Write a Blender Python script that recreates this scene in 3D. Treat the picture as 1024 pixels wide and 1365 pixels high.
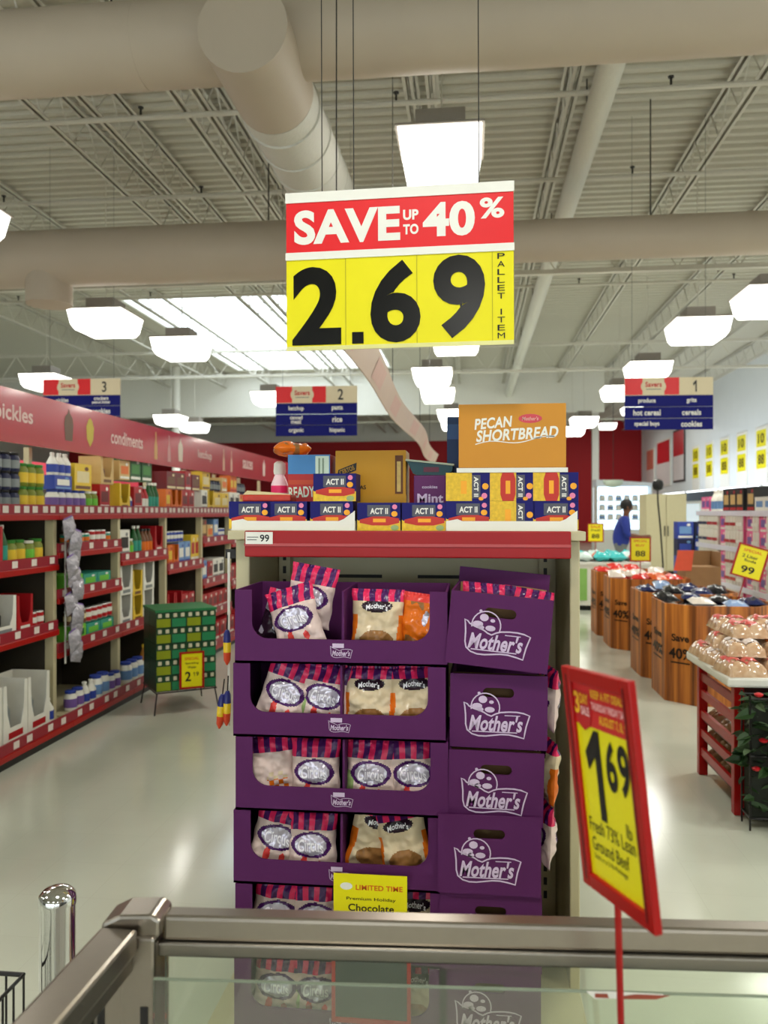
import bpy, bmesh, math, random
from mathutils import Vector, Matrix, noise

for o in list(bpy.data.objects):
    bpy.data.objects.remove(o)
SC = bpy.context.scene
COL = SC.collection
PI = math.pi
random.seed(7)

# ------------------------------------------------------------------ camera
EYE = 1.55
YAW = math.radians(6.3)
FPX = 28.0 / 36.0 * 1365.0
CS, SN = math.cos(YAW), math.sin(YAW)
cam_d = bpy.data.cameras.new('camera')
cam_d.sensor_width = 36.0
cam_d.lens = 28.0
cam_d.clip_start = 0.05
cam_d.clip_end = 200
cam_d.dof.use_dof = True
cam_d.dof.focus_distance = 2.3
cam_d.dof.aperture_fstop = 4.0
cam = bpy.data.objects.new('camera', cam_d)
cam.location = (0, 0, EYE)
cam.rotation_euler = (PI / 2, 0, YAW)
COL.objects.link(cam)
SC.camera = cam

# ------------------------------------------------------------------ world, exposure
w = bpy.data.worlds.new('daylight')
SC.world = w
w.use_nodes = True
bg = w.node_tree.nodes['Background']
bg.inputs['Color'].default_value = (0.86, 0.94, 1.0, 1)
bg.inputs['Strength'].default_value = 5.0
SC.view_settings.view_transform = 'Standard'
SC.view_settings.look = 'None'
SC.view_settings.gamma = 1.0
SC.view_settings.use_curve_mapping = False
SC.view_settings.exposure = -0.10
LAMP_W = 42.0
LENS_E = 5.0

# ------------------------------------------------------------------ helpers
def P(px, py, zc):
    xc = (px - 512) / FPX * zc
    h = (682.5 - py) / FPX * zc
    return Vector((xc * CS - zc * SN, xc * SN + zc * CS, EYE + h))

def ypx(px, x):
    u = (px - 512) / FPX
    return x * (u * SN + CS) / (u * CS - SN)

def lin(c):
    return tuple((v / 255 / 12.92) if v / 255 <= 0.04045 else ((v / 255 + 0.055) / 1.055) ** 2.4 for v in c)

MATS = {}
def mat(name, rgb, rough=0.5, metal=0.0, var=0.10, scale=14.0, bump=0.0, spec=0.35, emit=0.0, coat=0.0):
    if name in MATS:
        return MATS[name]
    m = bpy.data.materials.new(name)
    m.use_nodes = True
    nt = m.node_tree
    b = nt.nodes['Principled BSDF']
    c = lin(rgb)
    b.inputs['Roughness'].default_value = rough
    b.inputs['Metallic'].default_value = metal
    b.inputs['Specular IOR Level'].default_value = spec
    if coat:
        b.inputs['Coat Weight'].default_value = coat
        b.inputs['Coat Roughness'].default_value = 0.08
    tc = nt.nodes.new('ShaderNodeTexCoord')
    nz = nt.nodes.new('ShaderNodeTexNoise')
    nz.inputs['Scale'].default_value = scale
    nz.inputs['Detail'].default_value = 3
    nt.links.new(tc.outputs['Object'], nz.inputs['Vector'])
    mx = nt.nodes.new('ShaderNodeMix')
    mx.data_type = 'RGBA'
    mx.inputs['A'].default_value = (*[v * (1 - var) for v in c], 1)
    mx.inputs['B'].default_value = (*[min(1, v * (1 + var)) for v in c], 1)
    nt.links.new(nz.outputs['Fac'], mx.inputs['Factor'])
    nt.links.new(mx.outputs['Result'], b.inputs['Base Color'])
    if emit:
        b.inputs['Emission Color'].default_value = (*c, 1)
        b.inputs['Emission Strength'].default_value = emit
    if bump:
        bp = nt.nodes.new('ShaderNodeBump')
        bp.inputs['Strength'].default_value = bump
        bp.inputs['Distance'].default_value = 0.01
        nt.links.new(nz.outputs['Fac'], bp.inputs['Height'])
        nt.links.new(bp.outputs['Normal'], b.inputs['Normal'])
    MATS[name] = m
    return m

TXT = {}
def text_geo(s, bold=0.0, shear=0.0):
    k = (s, bold, shear)
    if k in TXT:
        return TXT[k]
    cu = bpy.data.curves.new('t', 'FONT')
    cu.body = s
    cu.size = 1.0
    cu.align_x = 'CENTER'
    cu.resolution_u = 5
    cu.offset = bold
    cu.shear = shear
    cu.space_character = 1.0 + bold * 1.2
    ob = bpy.data.objects.new('t', cu)
    COL.objects.link(ob)
    dg = bpy.context.evaluated_depsgraph_get()
    me = bpy.data.meshes.new_from_object(ob.evaluated_get(dg))
    vs = [(v.co.x, v.co.y) for v in me.vertices]
    fs = [tuple(p.vertices) for p in me.polygons]
    bpy.data.objects.remove(ob)
    bpy.data.curves.remove(cu)
    bpy.data.meshes.remove(me)
    if vs:
        x0 = min(v[0] for v in vs); x1 = max(v[0] for v in vs)
        y0 = min(v[1] for v in vs); y1 = max(v[1] for v in vs)
        cx, cy = (x0 + x1) / 2, (y0 + y1) / 2
        W, H = max(x1 - x0, 1e-4), max(y1 - y0, 1e-4)
        vs = [((x - cx) / W, (y - cy) / H) for x, y in vs]
    else:
        W = H = 1
    TXT[k] = (vs, fs, W / H)
    return TXT[k]

class MB:
    def __init__(self):
        self.v = []; self.f = []; self.m = []
    def add(self, vs, fs, mt=0, X=None):
        n = len(self.v)
        self.v += [tuple(X @ Vector(q)) for q in vs] if X is not None else [tuple(q) for q in vs]
        self.f += [tuple(i + n for i in f) for f in fs]
        self.m += [mt] * len(fs)
        return self
    def box(self, x0, x1, y0, y1, z0, z1, mt=0, X=None):
        vs = [(x, y, z) for z in (z0, z1) for y in (y0, y1) for x in (x0, x1)]
        fs = [(0, 2, 3, 1), (4, 5, 7, 6), (0, 1, 5, 4), (2, 6, 7, 3), (0, 4, 6, 2), (1, 3, 7, 5)]
        return self.add(vs, fs, mt, X)
    def cyl(self, p0, p1, r0, r1=None, n=10, mt=0, cap=True):
        r1 = r0 if r1 is None else r1
        p0, p1 = Vector(p0), Vector(p1)
        d = (p1 - p0).normalized()
        a = Vector((1, 0, 0)) if abs(d.x) < 0.8 else Vector((0, 1, 0))
        u = d.cross(a).normalized(); v = d.cross(u)
        vs = []
        for p, r in ((p0, r0), (p1, r1)):
            for i in range(n):
                t = 2 * PI * i / n
                vs.append(tuple(p + u * (r * math.cos(t)) + v * (r * math.sin(t))))
        fs = [(i, (i + 1) % n, n + (i + 1) % n, n + i) for i in range(n)]
        if cap:
            fs += [tuple(range(n - 1, -1, -1)), tuple(range(n, 2 * n))]
        return self.add(vs, fs, mt)
    def lathe(self, prof, n=12, mt=0, c=(0, 0, 0), X=None):
        vs = []; fs = []
        for r, z in prof:
            for i in range(n):
                t = 2 * PI * i / n
                vs.append((c[0] + r * math.cos(t), c[1] + r * math.sin(t), c[2] + z))
        for k in range(len(prof) - 1):
            for i in range(n):
                j = (i + 1) % n
                fs.append((k * n + i, k * n + j, (k + 1) * n + j, (k + 1) * n + i))
        fs.append(tuple(range(n - 1, -1, -1)))
        L = (len(prof) - 1) * n
        fs.append(tuple(range(L, L + n)))
        return self.add(vs, fs, mt, X)
    def tube(self, pts, r, n=6, mt=0, closed=False):
        pts = [Vector(p) for p in pts]
        N = len(pts); vs = []; fs = []
        for i, p in enumerate(pts):
            a = pts[(i - 1) % N] if (closed or i > 0) else p
            b = pts[(i + 1) % N] if (closed or i < N - 1) else p
            d = (b - a).normalized()
            e = Vector((0, 0, 1)) if abs(d.z) < 0.9 else Vector((1, 0, 0))
            u = d.cross(e).normalized(); v = d.cross(u)
            for k in range(n):
                t = 2 * PI * k / n
                vs.append(tuple(p + u * (r * math.cos(t)) + v * (r * math.sin(t))))
        for i in range(N if closed else N - 1):
            j = (i + 1) % N
            for k in range(n):
                l = (k + 1) % n
                fs.append((i * n + k, i * n + l, j * n + l, j * n + k))
        if not closed:
            fs += [tuple(range(n - 1, -1, -1)), tuple(range((N - 1) * n, N * n))]
        return self.add(vs, fs, mt)
    def plate(self, poly, y0, y1, mt=0, X=None):
        """polygon given in x,z; thickness from y0 to y1"""
        n = len(poly)
        vs = [(x, y0, z) for x, z in poly] + [(x, y1, z) for x, z in poly]
        fs = [tuple(range(n)), tuple(range(2 * n - 1, n - 1, -1))]
        fs += [(i, n + i, n + (i + 1) % n, (i + 1) % n) for i in range(n)]
        return self.add(vs, fs, mt, X)
    def face(self, poly, y, mt=0, X=None):
        return self.add([(x, y, z) for x, z in poly], [tuple(range(len(poly)))], mt, X)
    def rect(self, x0, x1, z0, z1, y, mt=0, X=None):
        return self.face([(x0, z0), (x1, z0), (x1, z1), (x0, z1)], y, mt, X)
    def disc(self, cx, cz, rx, rz, y, mt=0, n=16, X=None):
        return self.face([(cx + rx * math.cos(2 * PI * i / n), cz + rz * math.sin(2 * PI * i / n)) for i in range(n)], y, mt, X)
    def ribbon(self, pts, wd, y, mt=0, closed=False, X=None):
        N = len(pts); vs = []; fs = []
        for i, (x, z) in enumerate(pts):
            a = pts[(i - 1) % N] if (closed or i) else pts[i]
            b = pts[(i + 1) % N] if (closed or i < N - 1) else pts[i]
            dx, dz = b[0] - a[0], b[1] - a[1]
            L = math.hypot(dx, dz) or 1
            nx, nz_ = -dz / L * wd / 2, dx / L * wd / 2
            vs += [(x + nx, y, z + nz_), (x - nx, y, z - nz_)]
        for i in range(N if closed else N - 1):
            j = (i + 1) % N
            fs.append((2 * i, 2 * i + 1, 2 * j + 1, 2 * j))
        return self.add(vs, fs, mt, X)
    def text(self, s, x, z, y, h, wd=None, mt=0, bold=0.02, shear=0.0, rot=0.0, X=None):
        """centred at x,z, cap height h, width wd; faces -y"""
        vs, fs, asp = text_geo(s, bold, shear)
        W = wd if wd else h * asp
        c, s_ = math.cos(rot), math.sin(rot)
        out = []
        for a, b in vs:
            a *= W; b *= h
            out.append((x + a * c - b * s_, y, z + a * s_ + b * c))
        return self.add(out, fs, mt, X)
    def one(self, x, z, y, h, wd, mt=0, X=None):
        """a flagged numeral 1"""
        p = [(.05, -.5), (.05, -.5), (.38, -.5), (.38, .5), (.10, .5), (-.5, .22), (-.38, .02), (.05, .20)]
        return self.face([(x + a * wd, z + b * h) for a, b in p[1:]], y, mt, X)
    def mesh(self, name, mats, smooth=False):
        me = bpy.data.meshes.new(name)
        me.from_pydata(self.v, [], self.f)
        for m in (mats if isinstance(mats, (list, tuple)) else [mats]):
            me.materials.append(m)
        me.polygons.foreach_set('material_index', self.m)
        if smooth:
            me.polygons.foreach_set('use_smooth', [True] * len(self.f))
            try:
                me.set_sharp_from_angle(angle=math.radians(40))
            except Exception:
                pass
        me.update()
        return me
    def build(self, name, mats, parent=None, smooth=False, bevel=0.0, link=True):
        o = bpy.data.objects.new(name, self.mesh(name, mats, smooth))
        if link:
            COL.objects.link(o)
        if parent is not None:
            o.parent = parent
        if bevel:
            md = o.modifiers.new('bevel', 'BEVEL')
            md.width = bevel; md.segments = 2; md.limit_method = 'ANGLE'
        return o

def tag(o, label, cat, group=None, kind=None):
    if label: o['label'] = label
    if cat: o['category'] = cat
    if group: o['group'] = group
    if kind: o['kind'] = kind
    return o

def struct(name, mb, m, parent=None, **k):
    o = mb.build(name, m, parent, **k)
    if parent is None: o['kind'] = 'structure'
    return o

def thing(name, label, cat, loc=(0, 0, 0), rz=0.0, group=None, link=True):
    o = bpy.data.objects.new(name, None)
    o.empty_display_size = 0.05
    o.location = loc; o.rotation_euler = (0, 0, rz)
    if link: COL.objects.link(o)
    return tag(o, label, cat, group)

class Proto:
    """a thing and its parts, kept out of the scene; put() links copies"""
    def __init__(self, root, kids, w, d, h, desc, cat):
        self.root, self.kids, self.w, self.d, self.h, self.desc, self.cat = root, kids, w, d, h, desc, cat
PROTOS = []
def proto(name, parts, w, d, h, desc, cat):
    """parts: list of (part name, MB, mats, smooth); the first is the root mesh"""
    n0, mb0, m0, s0 = parts[0]
    r = mb0.build(name, m0, None, s0, link=False)
    kids = []
    for n, mb, m, s in parts[1:]:
        k = mb.build(n, m, None, s, link=False)
        kids.append(k)
    p = Proto(r, kids, w, d, h, desc, cat)
    PROTOS.append(p)
    return p
def put(p, loc, rz=0.0, label=None, group=None, rot=None, scale=None):
    o = p.root.copy(); COL.objects.link(o)
    o.location = loc
    o.rotation_euler = rot if rot else (0, 0, rz)
    if scale: o.scale = scale
    tag(o, label or p.desc, p.cat, group)
    for k in p.kids:
        c = k.copy(); COL.objects.link(c); c.parent = o
    return o

ORD = ['first', 'second', 'third', 'fourth', 'fifth', 'sixth', 'seventh', 'eighth', 'ninth', 'tenth', 'eleventh',
       'twelfth', 'thirteenth', 'fourteenth', 'fifteenth', 'sixteenth', 'seventeenth', 'eighteenth', 'nineteenth',
       'twentieth', 'twenty-first', 'twenty-second', 'twenty-third', 'twenty-fourth', 'twenty-fifth', 'twenty-sixth',
       'twenty-seventh', 'twenty-eighth', 'twenty-ninth', 'thirtieth']

# ------------------------------------------------------------------ materials
M_white = mat('white_paint', (226, 224, 216), 0.5, var=0.03)
M_cream = mat('cream_enamel', (196, 186, 150), 0.4, var=0.04)
M_deck = mat('roof_deck_paint', (196, 192, 178), 0.6, var=0.04)
M_steel = mat('joist_paint', (206, 202, 190), 0.55, var=0.05)
M_duct = mat('duct_paint', (182, 168, 150), 0.55, var=0.05, scale=3)
M_duct2 = mat('duct_wrap', (204, 202, 192), 0.6, var=0.05, scale=40, bump=0.3)
M_dark = mat('dark_metal', (40, 38, 36), 0.5)
M_black = mat('black_print', (14, 14, 14), 0.45, var=0.05)
M_red = mat('red_enamel', (164, 12, 10), 0.35, var=0.05, spec=.3)
M_redwall = mat('red_wall_paint', (170, 20, 30), 0.6, var=0.05)
M_redsign = mat('red_sign', (228, 34, 40), 0.35, var=0.03)
M_yellow = mat('yellow_card', (236, 224, 10), 0.35, var=0.03)
M_paper = mat('white_card', (236, 234, 226), 0.5, var=0.03)
M_purple = mat('purple_carton', (86, 33, 86), 0.6, var=0.06, spec=.18)
M_purple2 = mat('purple_print', (74, 30, 96), 0.4)
M_lilac = mat('lilac_print', (208, 186, 214), 0.5)
M_kraft = mat('kraft_board', (158, 122, 82), 0.7, var=0.1)
M_navy = mat('navy_print', (24, 22, 104), 0.5, var=0.06, spec=.2)
M_signblue = mat('sign_blue', (14, 18, 108), 0.5, var=0.04, spec=.15)
M_beige = mat('beige_card', (226, 212, 178), 0.5, var=0.03)
M_chrome = mat('chrome', (225, 225, 225), 0.07, 1.0, var=0.02)
M_stain = mat('brushed_steel', (160, 152, 142), 0.28, 1.0, var=0.05, scale=60)
M_wire = mat('black_wire', (24, 22, 22), 0.4)
M_green = mat('green_print', (22, 106, 44), 0.4)
M_dgreen = mat('dark_green_carton', (26, 66, 40), 0.45)
M_skin = mat('brown_skin', (112, 72, 52), 0.5)

def floor_mat():
    m = bpy.data.materials.new('polished_vinyl_floor'); m.use_nodes = True
    nt = m.node_tree; b = nt.nodes['Principled BSDF']
    tc = nt.nodes.new('ShaderNodeTexCoord')
    br = nt.nodes.new('ShaderNodeTexBrick')
    br.offset = 0.0
    br.inputs['Scale'].default_value = 1.0
    br.inputs['Brick Width'].default_value = 0.305
    br.inputs['Row Height'].default_value = 0.305
    br.inputs['Mortar Size'].default_value = 0.0012
    br.inputs['Color1'].default_value = (*lin((219, 223, 207)), 1)
    br.inputs['Color2'].default_value = (*lin((217, 221, 205)), 1)
    br.inputs['Mortar'].default_value = (*lin((211, 214, 198)), 1)
    nt.links.new(tc.outputs['Object'], br.inputs['Vector'])
    nz = nt.nodes.new('ShaderNodeTexNoise'); nz.inputs['Scale'].default_value = 1.3; nz.inputs['Detail'].default_value = 5
    nt.links.new(tc.outputs['Object'], nz.inputs['Vector'])
    mx = nt.nodes.new('ShaderNodeMix'); mx.data_type = 'RGBA'; mx.blend_type = 'MULTIPLY'
    mx.inputs['Factor'].default_value = 0.25
    nt.links.new(br.outputs['Color'], mx.inputs['A'])
    nt.links.new(nz.outputs['Fac'], mx.inputs['B'])
    nt.links.new(mx.outputs['Result'], b.inputs['Base Color'])
    mr = nt.nodes.new('ShaderNodeMapRange')
    mr.inputs['To Min'].default_value = 0.08; mr.inputs['To Max'].default_value = 0.24
    nt.links.new(nz.outputs['Fac'], mr.inputs['Value'])
    nt.links.new(mr.outputs['Result'], b.inputs['Roughness'])
    return m
M_floor = floor_mat()

def glass_mat(name, tint, gl=0.10):
    m = bpy.data.materials.new(name); m.use_nodes = True
    nt = m.node_tree
    for n in list(nt.nodes): nt.nodes.remove(n)
    o = nt.nodes.new('ShaderNodeOutputMaterial')
    t = nt.nodes.new('ShaderNodeBsdfTransparent'); t.inputs['Color'].default_value = (*tint, 1)
    g = nt.nodes.new('ShaderNodeBsdfGlossy'); g.inputs['Roughness'].default_value = 0.04
    fr = nt.nodes.new('ShaderNodeFresnel'); fr.inputs['IOR'].default_value = 1.5
    ad = nt.nodes.new('ShaderNodeMath'); ad.operation = 'ADD'; ad.inputs[1].default_value = gl; ad.use_clamp = True
    mx = nt.nodes.new('ShaderNodeMixShader')
    nt.links.new(fr.outputs['Fac'], ad.inputs[0]); nt.links.new(ad.outputs[0], mx.inputs['Fac'])
    nt.links.new(t.outputs[0], mx.inputs[1]); nt.links.new(g.outputs[0], mx.inputs[2])
    nt.links.new(mx.outputs[0], o.inputs['Surface'])
    return m
M_glass = glass_mat('case_glass', (0.94, 0.97, 0.93), 0.03)
M_clear = glass_mat('skylight_glass', (0.95, 0.97, 0.97), 0.0)
def acrylic_mat():
    m = bpy.data.materials.new('milky_acrylic'); m.use_nodes = True
    nt = m.node_tree
    for n in list(nt.nodes): nt.nodes.remove(n)
    o = nt.nodes.new('ShaderNodeOutputMaterial')
    t = nt.nodes.new('ShaderNodeBsdfTransparent'); t.inputs['Color'].default_value = (.95, .97, .97, 1)
    g = nt.nodes.new('ShaderNodeBsdfTranslucent'); g.inputs['Color'].default_value = (.9, .92, .92, 1)
    mx = nt.nodes.new('ShaderNodeMixShader'); mx.inputs['Fac'].default_value = 0.3
    nt.links.new(t.outputs[0], mx.inputs[1]); nt.links.new(g.outputs[0], mx.inputs[2])
    nt.links.new(mx.outputs[0], o.inputs['Surface'])
    return m
M_acrylic = acrylic_mat()
M_lens = mat('lamp_lens', (255, 252, 244), 0.3, emit=LENS_E)

def plank_mat():
    m = bpy.data.materials.new('printed_plank_board'); m.use_nodes = True
    nt = m.node_tree; b = nt.nodes['Principled BSDF']
    b.inputs['Roughness'].default_value = 0.5
    tc = nt.nodes.new('ShaderNodeTexCoord')
    mp = nt.nodes.new('ShaderNodeMapping'); mp.inputs['Scale'].default_value = (1.4, 1.4, 0.05)
    nt.links.new(tc.outputs['Object'], mp.inputs['Vector'])
    nz = nt.nodes.new('ShaderNodeTexNoise'); nz.inputs['Scale'].default_value = 16; nz.inputs['Detail'].default_value = 4
    nt.links.new(mp.outputs['Vector'], nz.inputs['Vector'])
    cr = nt.nodes.new('ShaderNodeValToRGB')
    cr.color_ramp.elements[0].position = 0.3; cr.color_ramp.elements[0].color = (*lin((84, 40, 10)), 1)
    cr.color_ramp.elements[1].position = 0.7; cr.color_ramp.elements[1].color = (*lin((222, 140, 56)), 1)
    e = cr.color_ramp.elements.new(0.5); e.color = (*lin((176, 98, 32)), 1)
    nt.links.new(nz.outputs['Fac'], cr.inputs['Fac'])
    nt.links.new(cr.outputs['Color'], b.inputs['Base Color'])
    return m
M_plank = plank_mat()

# ================================================================== THE BUILDING
X0, X1, Y0, Y1, ZC = -22.0, 8.6, -9.0, 41.6, 6.2
struct('floor', MB().box(X0, X1, Y0, Y1, -0.1, 0.0), M_floor)

# corrugated steel roof deck: ribs run across the aisles; skylight opening left out
SKX0, SKX1, SKY0, SKY1 = -7.6, -2.6, 16.5, 25.4
def deck(xa, xb, ya, yb):
    mb = MB()
    y = ya; prof = []
    while y < yb - 1e-6:
        for dy, z in ((0, 0), (0.075, 0), (0.10, 0.045), (0.175, 0.045)):
            if y + dy <= yb: prof.append((y + dy, z))
        y += 0.2
    prof.append((yb, 0))
    vs = []; fs = []
    for yy, z in prof:
        vs += [(xa, yy, ZC + z), (xb, yy, ZC + z), (xa, yy, ZC + 0.12), (xb, yy, ZC + 0.12)]
    for i in range(len(prof) - 1):
        a, b = 4 * i, 4 * i + 4
        fs += [(a, a + 1, b + 1, b), (a + 2, b + 2, b + 3, a + 3)]
    mb.add(vs, fs)
    return mb
c0 = struct('ceiling', deck(X0, X1, Y0, SKY0), M_deck)
for a in ((X0, X1, SKY1, Y1), (X0, SKX0, SKY0, SKY1), (SKX1, X1, SKY0, SKY1)):
    struct('ceiling', deck(*a), M_deck)
mb = MB()
for a in ((SKX0 - .06, SKX0, SKY0 - .06, SKY1 + .06), (SKX1, SKX1 + .06, SKY0 - .06, SKY1 + .06), (SKX0, SKX1, SKY0 - .06, SKY0), (SKX0, SKX1, SKY1, SKY1 + .06)):
    mb.box(a[0], a[1], a[2], a[3], ZC - .02, ZC + .2)
sk = struct('window_1', mb, M_white)
MB().box(SKX0, SKX1, SKY0, SKY1, ZC + .06, ZC + .07).build('pane', M_acrylic, sk)
for i in range(1, 5):
    x = SKX0 + (SKX1 - SKX0) * i / 5
    MB().box(x - .02, x + .02, SKY0, SKY1, ZC + .03, ZC + .06).build('glazing_bar', M_white, sk)

struct('wall_right', MB().box(X1, X1 + .2, Y0, Y1 + .2, 0, ZC + .3), mat('wall_white', (230, 235, 238), 0.6, var=.03, scale=2))
struct('wall_left', MB().box(X0 - .2, X0, Y0, Y1 + .2, 0, ZC + .3), M_white)
struct('wall_back', MB().box(X0, X1, Y1, Y1 + .2, 0, ZC + .3), M_white)
struct('trim_1', MB().box(X0, 4.8, Y1 - .06, Y1, 0, 5.25), M_redwall)
struct('trim_2', MB().box(4.8, 8.55, Y1 - .07, Y1, 0, ZC), M_redwall)
mb = MB().box(-18, 4.2, 26.0, 26.2, 4.75, ZC)
struct('wall_bulkhead', mb, M_white)
# storefront behind the camera: piers and a header, open glazing between them
mb = MB()
mb.box(X0, X1, Y0 - .2, Y0, 2.7, ZC + .3)
for i in range(9):
    x = X0 + (X1 - X0) * i / 8
    mb.box(max(X0, x - .3), min(X1, x + .3), Y0 - .2, Y0, 0, 2.7)
struct('wall_front', mb, M_white)
mb = MB()
mb.box(X0 + .3, X1 - .3, Y0 - .11, Y0 - .10, 0, 2.7)
struct('window_2', mb, M_clear)

# columns
mb = MB().box(5.15, 5.42, 35.0, 35.27, 0, ZC)
struct('trim_3', mb, M_white)
mb = MB().cyl((-9.45, 24.7, 0), (-9.45, 24.7, ZC), 0.13, n=12)
struct('trim_4', mb, M_white, smooth=True)

# ------------------------------------------------------------------ roof joists (run with the aisles)
JX = [-10.0, -8.2, -6.6, -4.5, -3.9, -2.95, -2.72, -.62, -.40, 1.0, 1.36, 2.75, 4.3, 6.0, 7.6]
for k, x in enumerate(JX):
    t = thing('roof_joist', 'cream open-web roof joist, %s from the left under the corrugated deck' % ORD[k], 'joist', (x, Y0, 0), group='roof joists')
    L = Y1 - Y0
    mb = MB()
    for s in (-1, 1):
        mb.box(s * .012, s * .05, 0, L, ZC - .06, ZC - .052); mb.box(s * .012, s * .018, 0, L, ZC - .06, ZC - .005)
    mb.build('top_chord', M_steel, t)
    mb = MB()
    for s in (-1, 1):
        mb.box(s * .012, s * .05, 0, L, ZC - .50, ZC - .492); mb.box(s * .012, s * .018, 0, L, ZC - .50, ZC - .455)
    mb.build('bottom_chord', M_steel, t)
    pts = []
    y = .1; up = True
    while y < L - .1:
        pts.append((0, y, ZC - .055 if up else ZC - .475)); up = not up; y += .33
    MB().tube(pts, .010, 5).build('web', M_steel, t)
GY = [11.6, 19.6, 30.2]
for k, y in enumerate(GY):
    t = thing('roof_girder', 'deep cream truss girder across the store, %s from the front' % ORD[k], 'girder', (X0, y, 0), group='truss girders')
    L = X1 - X0
    MB().box(0, L, -.05, .05, ZC - .62, ZC - .56).build('top_chord', M_steel, t)
    MB().box(0, L, -.05, .05, ZC - 1.25, ZC - 1.19).build('bottom_chord', M_steel, t)
    pts = []; x = .1; up = True
    while x < L - .1:
        pts.append((x, 0, ZC - .59 if up else ZC - 1.2)); up = not up; x += .42
    MB().tube(pts, .014, 5).build('web', M_steel, t)
for k, (y, z) in enumerate(((7.9, 5.62), (9.75, 5.55), (14.5, 5.6))):
    t = thing('sprinkler_pipe', 'thin cream sprinkler pipe crossing the ceiling, %s from the front' % ORD[k], 'pipe', (0, y, z), group='sprinkler pipes')
    MB().cyl((X0, 0, 0), (X1, 0, 0), .028, n=8).build('pipe', M_steel, t, True)
    for i in range(9):
        x = -14 + i * 2.65
        m2 = MB().cyl((x, 0, .03), (x, 0, .10), .012, n=6); m2.cyl((x, 0, .10), (x, 0, .112), .03, n=8)
        m2.build('sprinkler_head', M_dark, t)

# ------------------------------------------------------------------ ducts
t = thing('air_duct', 'big round beige air duct network hung under the roof joists', 'duct', (0, 0, 0))
DZ = 4.65
d = MB().cyl((-9, 5.1, DZ), (7.9, 5.1, DZ), .265, n=32).build('cross_duct', M_duct, t, True)
for x in (-4.1, -2.2, .2, 2.1, 2.55, 4.4):
    MB().cyl((x, 5.1, DZ), (x + .035, 5.1, DZ), .267, n=32).build('seam_band', M_duct, d, True)
MB().cyl((-1.36, 4.62, DZ - .21), (-1.36, 5.4, DZ - .21), .275, n=32).build('end_cap', M_duct, t, True)
d = MB().cyl((-1.36, 5.4, DZ - .21), (-1.36, 9.3, DZ - .1), .275, .29, n=32).build('long_duct', M_duct2, t, True)
for i in range(9):
    y = 5.6 + i * .42
    z = DZ - .21 + .11 * (y - 5.4) / 3.9
    MB().cyl((-1.36, y, z), (-1.36, y + .02, z), .29, n=32).build('seam_band', M_duct2, d, True)
MB().cyl((-9.6, 9.25, DZ), (-1.2, 9.25, DZ), .34, n=32).build('cross_duct', M_duct, t, True)
MB().cyl((-1.2, 9.25, DZ), (-.8, 9.25, DZ), .34, .235, n=32).build('reducer', M_duct, t, True)
MB().cyl((-.8, 9.25, DZ), (8.0, 9.25, DZ), .235, n=32).build('cross_duct', M_duct, t, True)
MB().cyl((-5.15, 9.25, DZ - .2), (-5.15, 9.25, DZ - .56), .27, n=24).build('drop_outlet', M_duct, t, True)
for x in (-6.4, -2.4, 2.0, 5.5):
    for y in (5.1, 9.25):
        MB().tube([(x, y, ZC), (x, y, DZ + .2)], .008, 5).build('hanger_rod', M_dark, t)
t = thing('drain_pipe', 'straight cream pipe hung along the joists right of the sign', 'pipe', (1.18, 0, 5.36))
MB().cyl((0, -2, 0), (0, 30, 0), .115, n=20).build('pipe', M_duct2, t, True)
for i in range(8):
    y = 1 + i * 3.7
    MB().tube([(0, y, .66), (0, y, .12)], .008, 5).build('hanger_rod', M_dark, t)

# ------------------------------------------------------------------ high-bay lamps
LAMPS = {-.24: ([-5.2, .4, 6.25, 12.0, 15.0, 17.4, 21.0, 23.4], 'over the centre gondola'),
         3.15: ([-5.2, .4, 3.3, 6.0, 10.1, 11.6, 14.8, 17.5, 23.0, 25.6], 'over the right aisle'),
         -4.5: ([-5.2, .4, 3.6, 6.4, 10.25, 12.0, 17.5], 'over the left aisle'),
         -8.3: ([.4, 6.2, 14.8, 21.3, 23.2], 'over the far left aisle'),
         6.6: ([1.0, 5.0, 9.0, 13.0, 16.8], 'added beside the right wall'),  # row added out of frame to brighten the right wall
         -13.5: ([3.0, 10.0], 'over the farthest left aisle'),
         1.3: ([31.0, 36.0], 'added behind the bulkhead'), 6.2: ([32.0, 37.5], 'added near the back wall')}  # lamps added to light the back of the store
SHIFT = {(-.24, 15.0): -.5, (-.24, 17.4): -.5, (-.24, 21.0): -.3, (-.24, 23.4): -.3, (3.15, 10.1): .45, (-4.5, 10.25): -.4}
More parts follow.
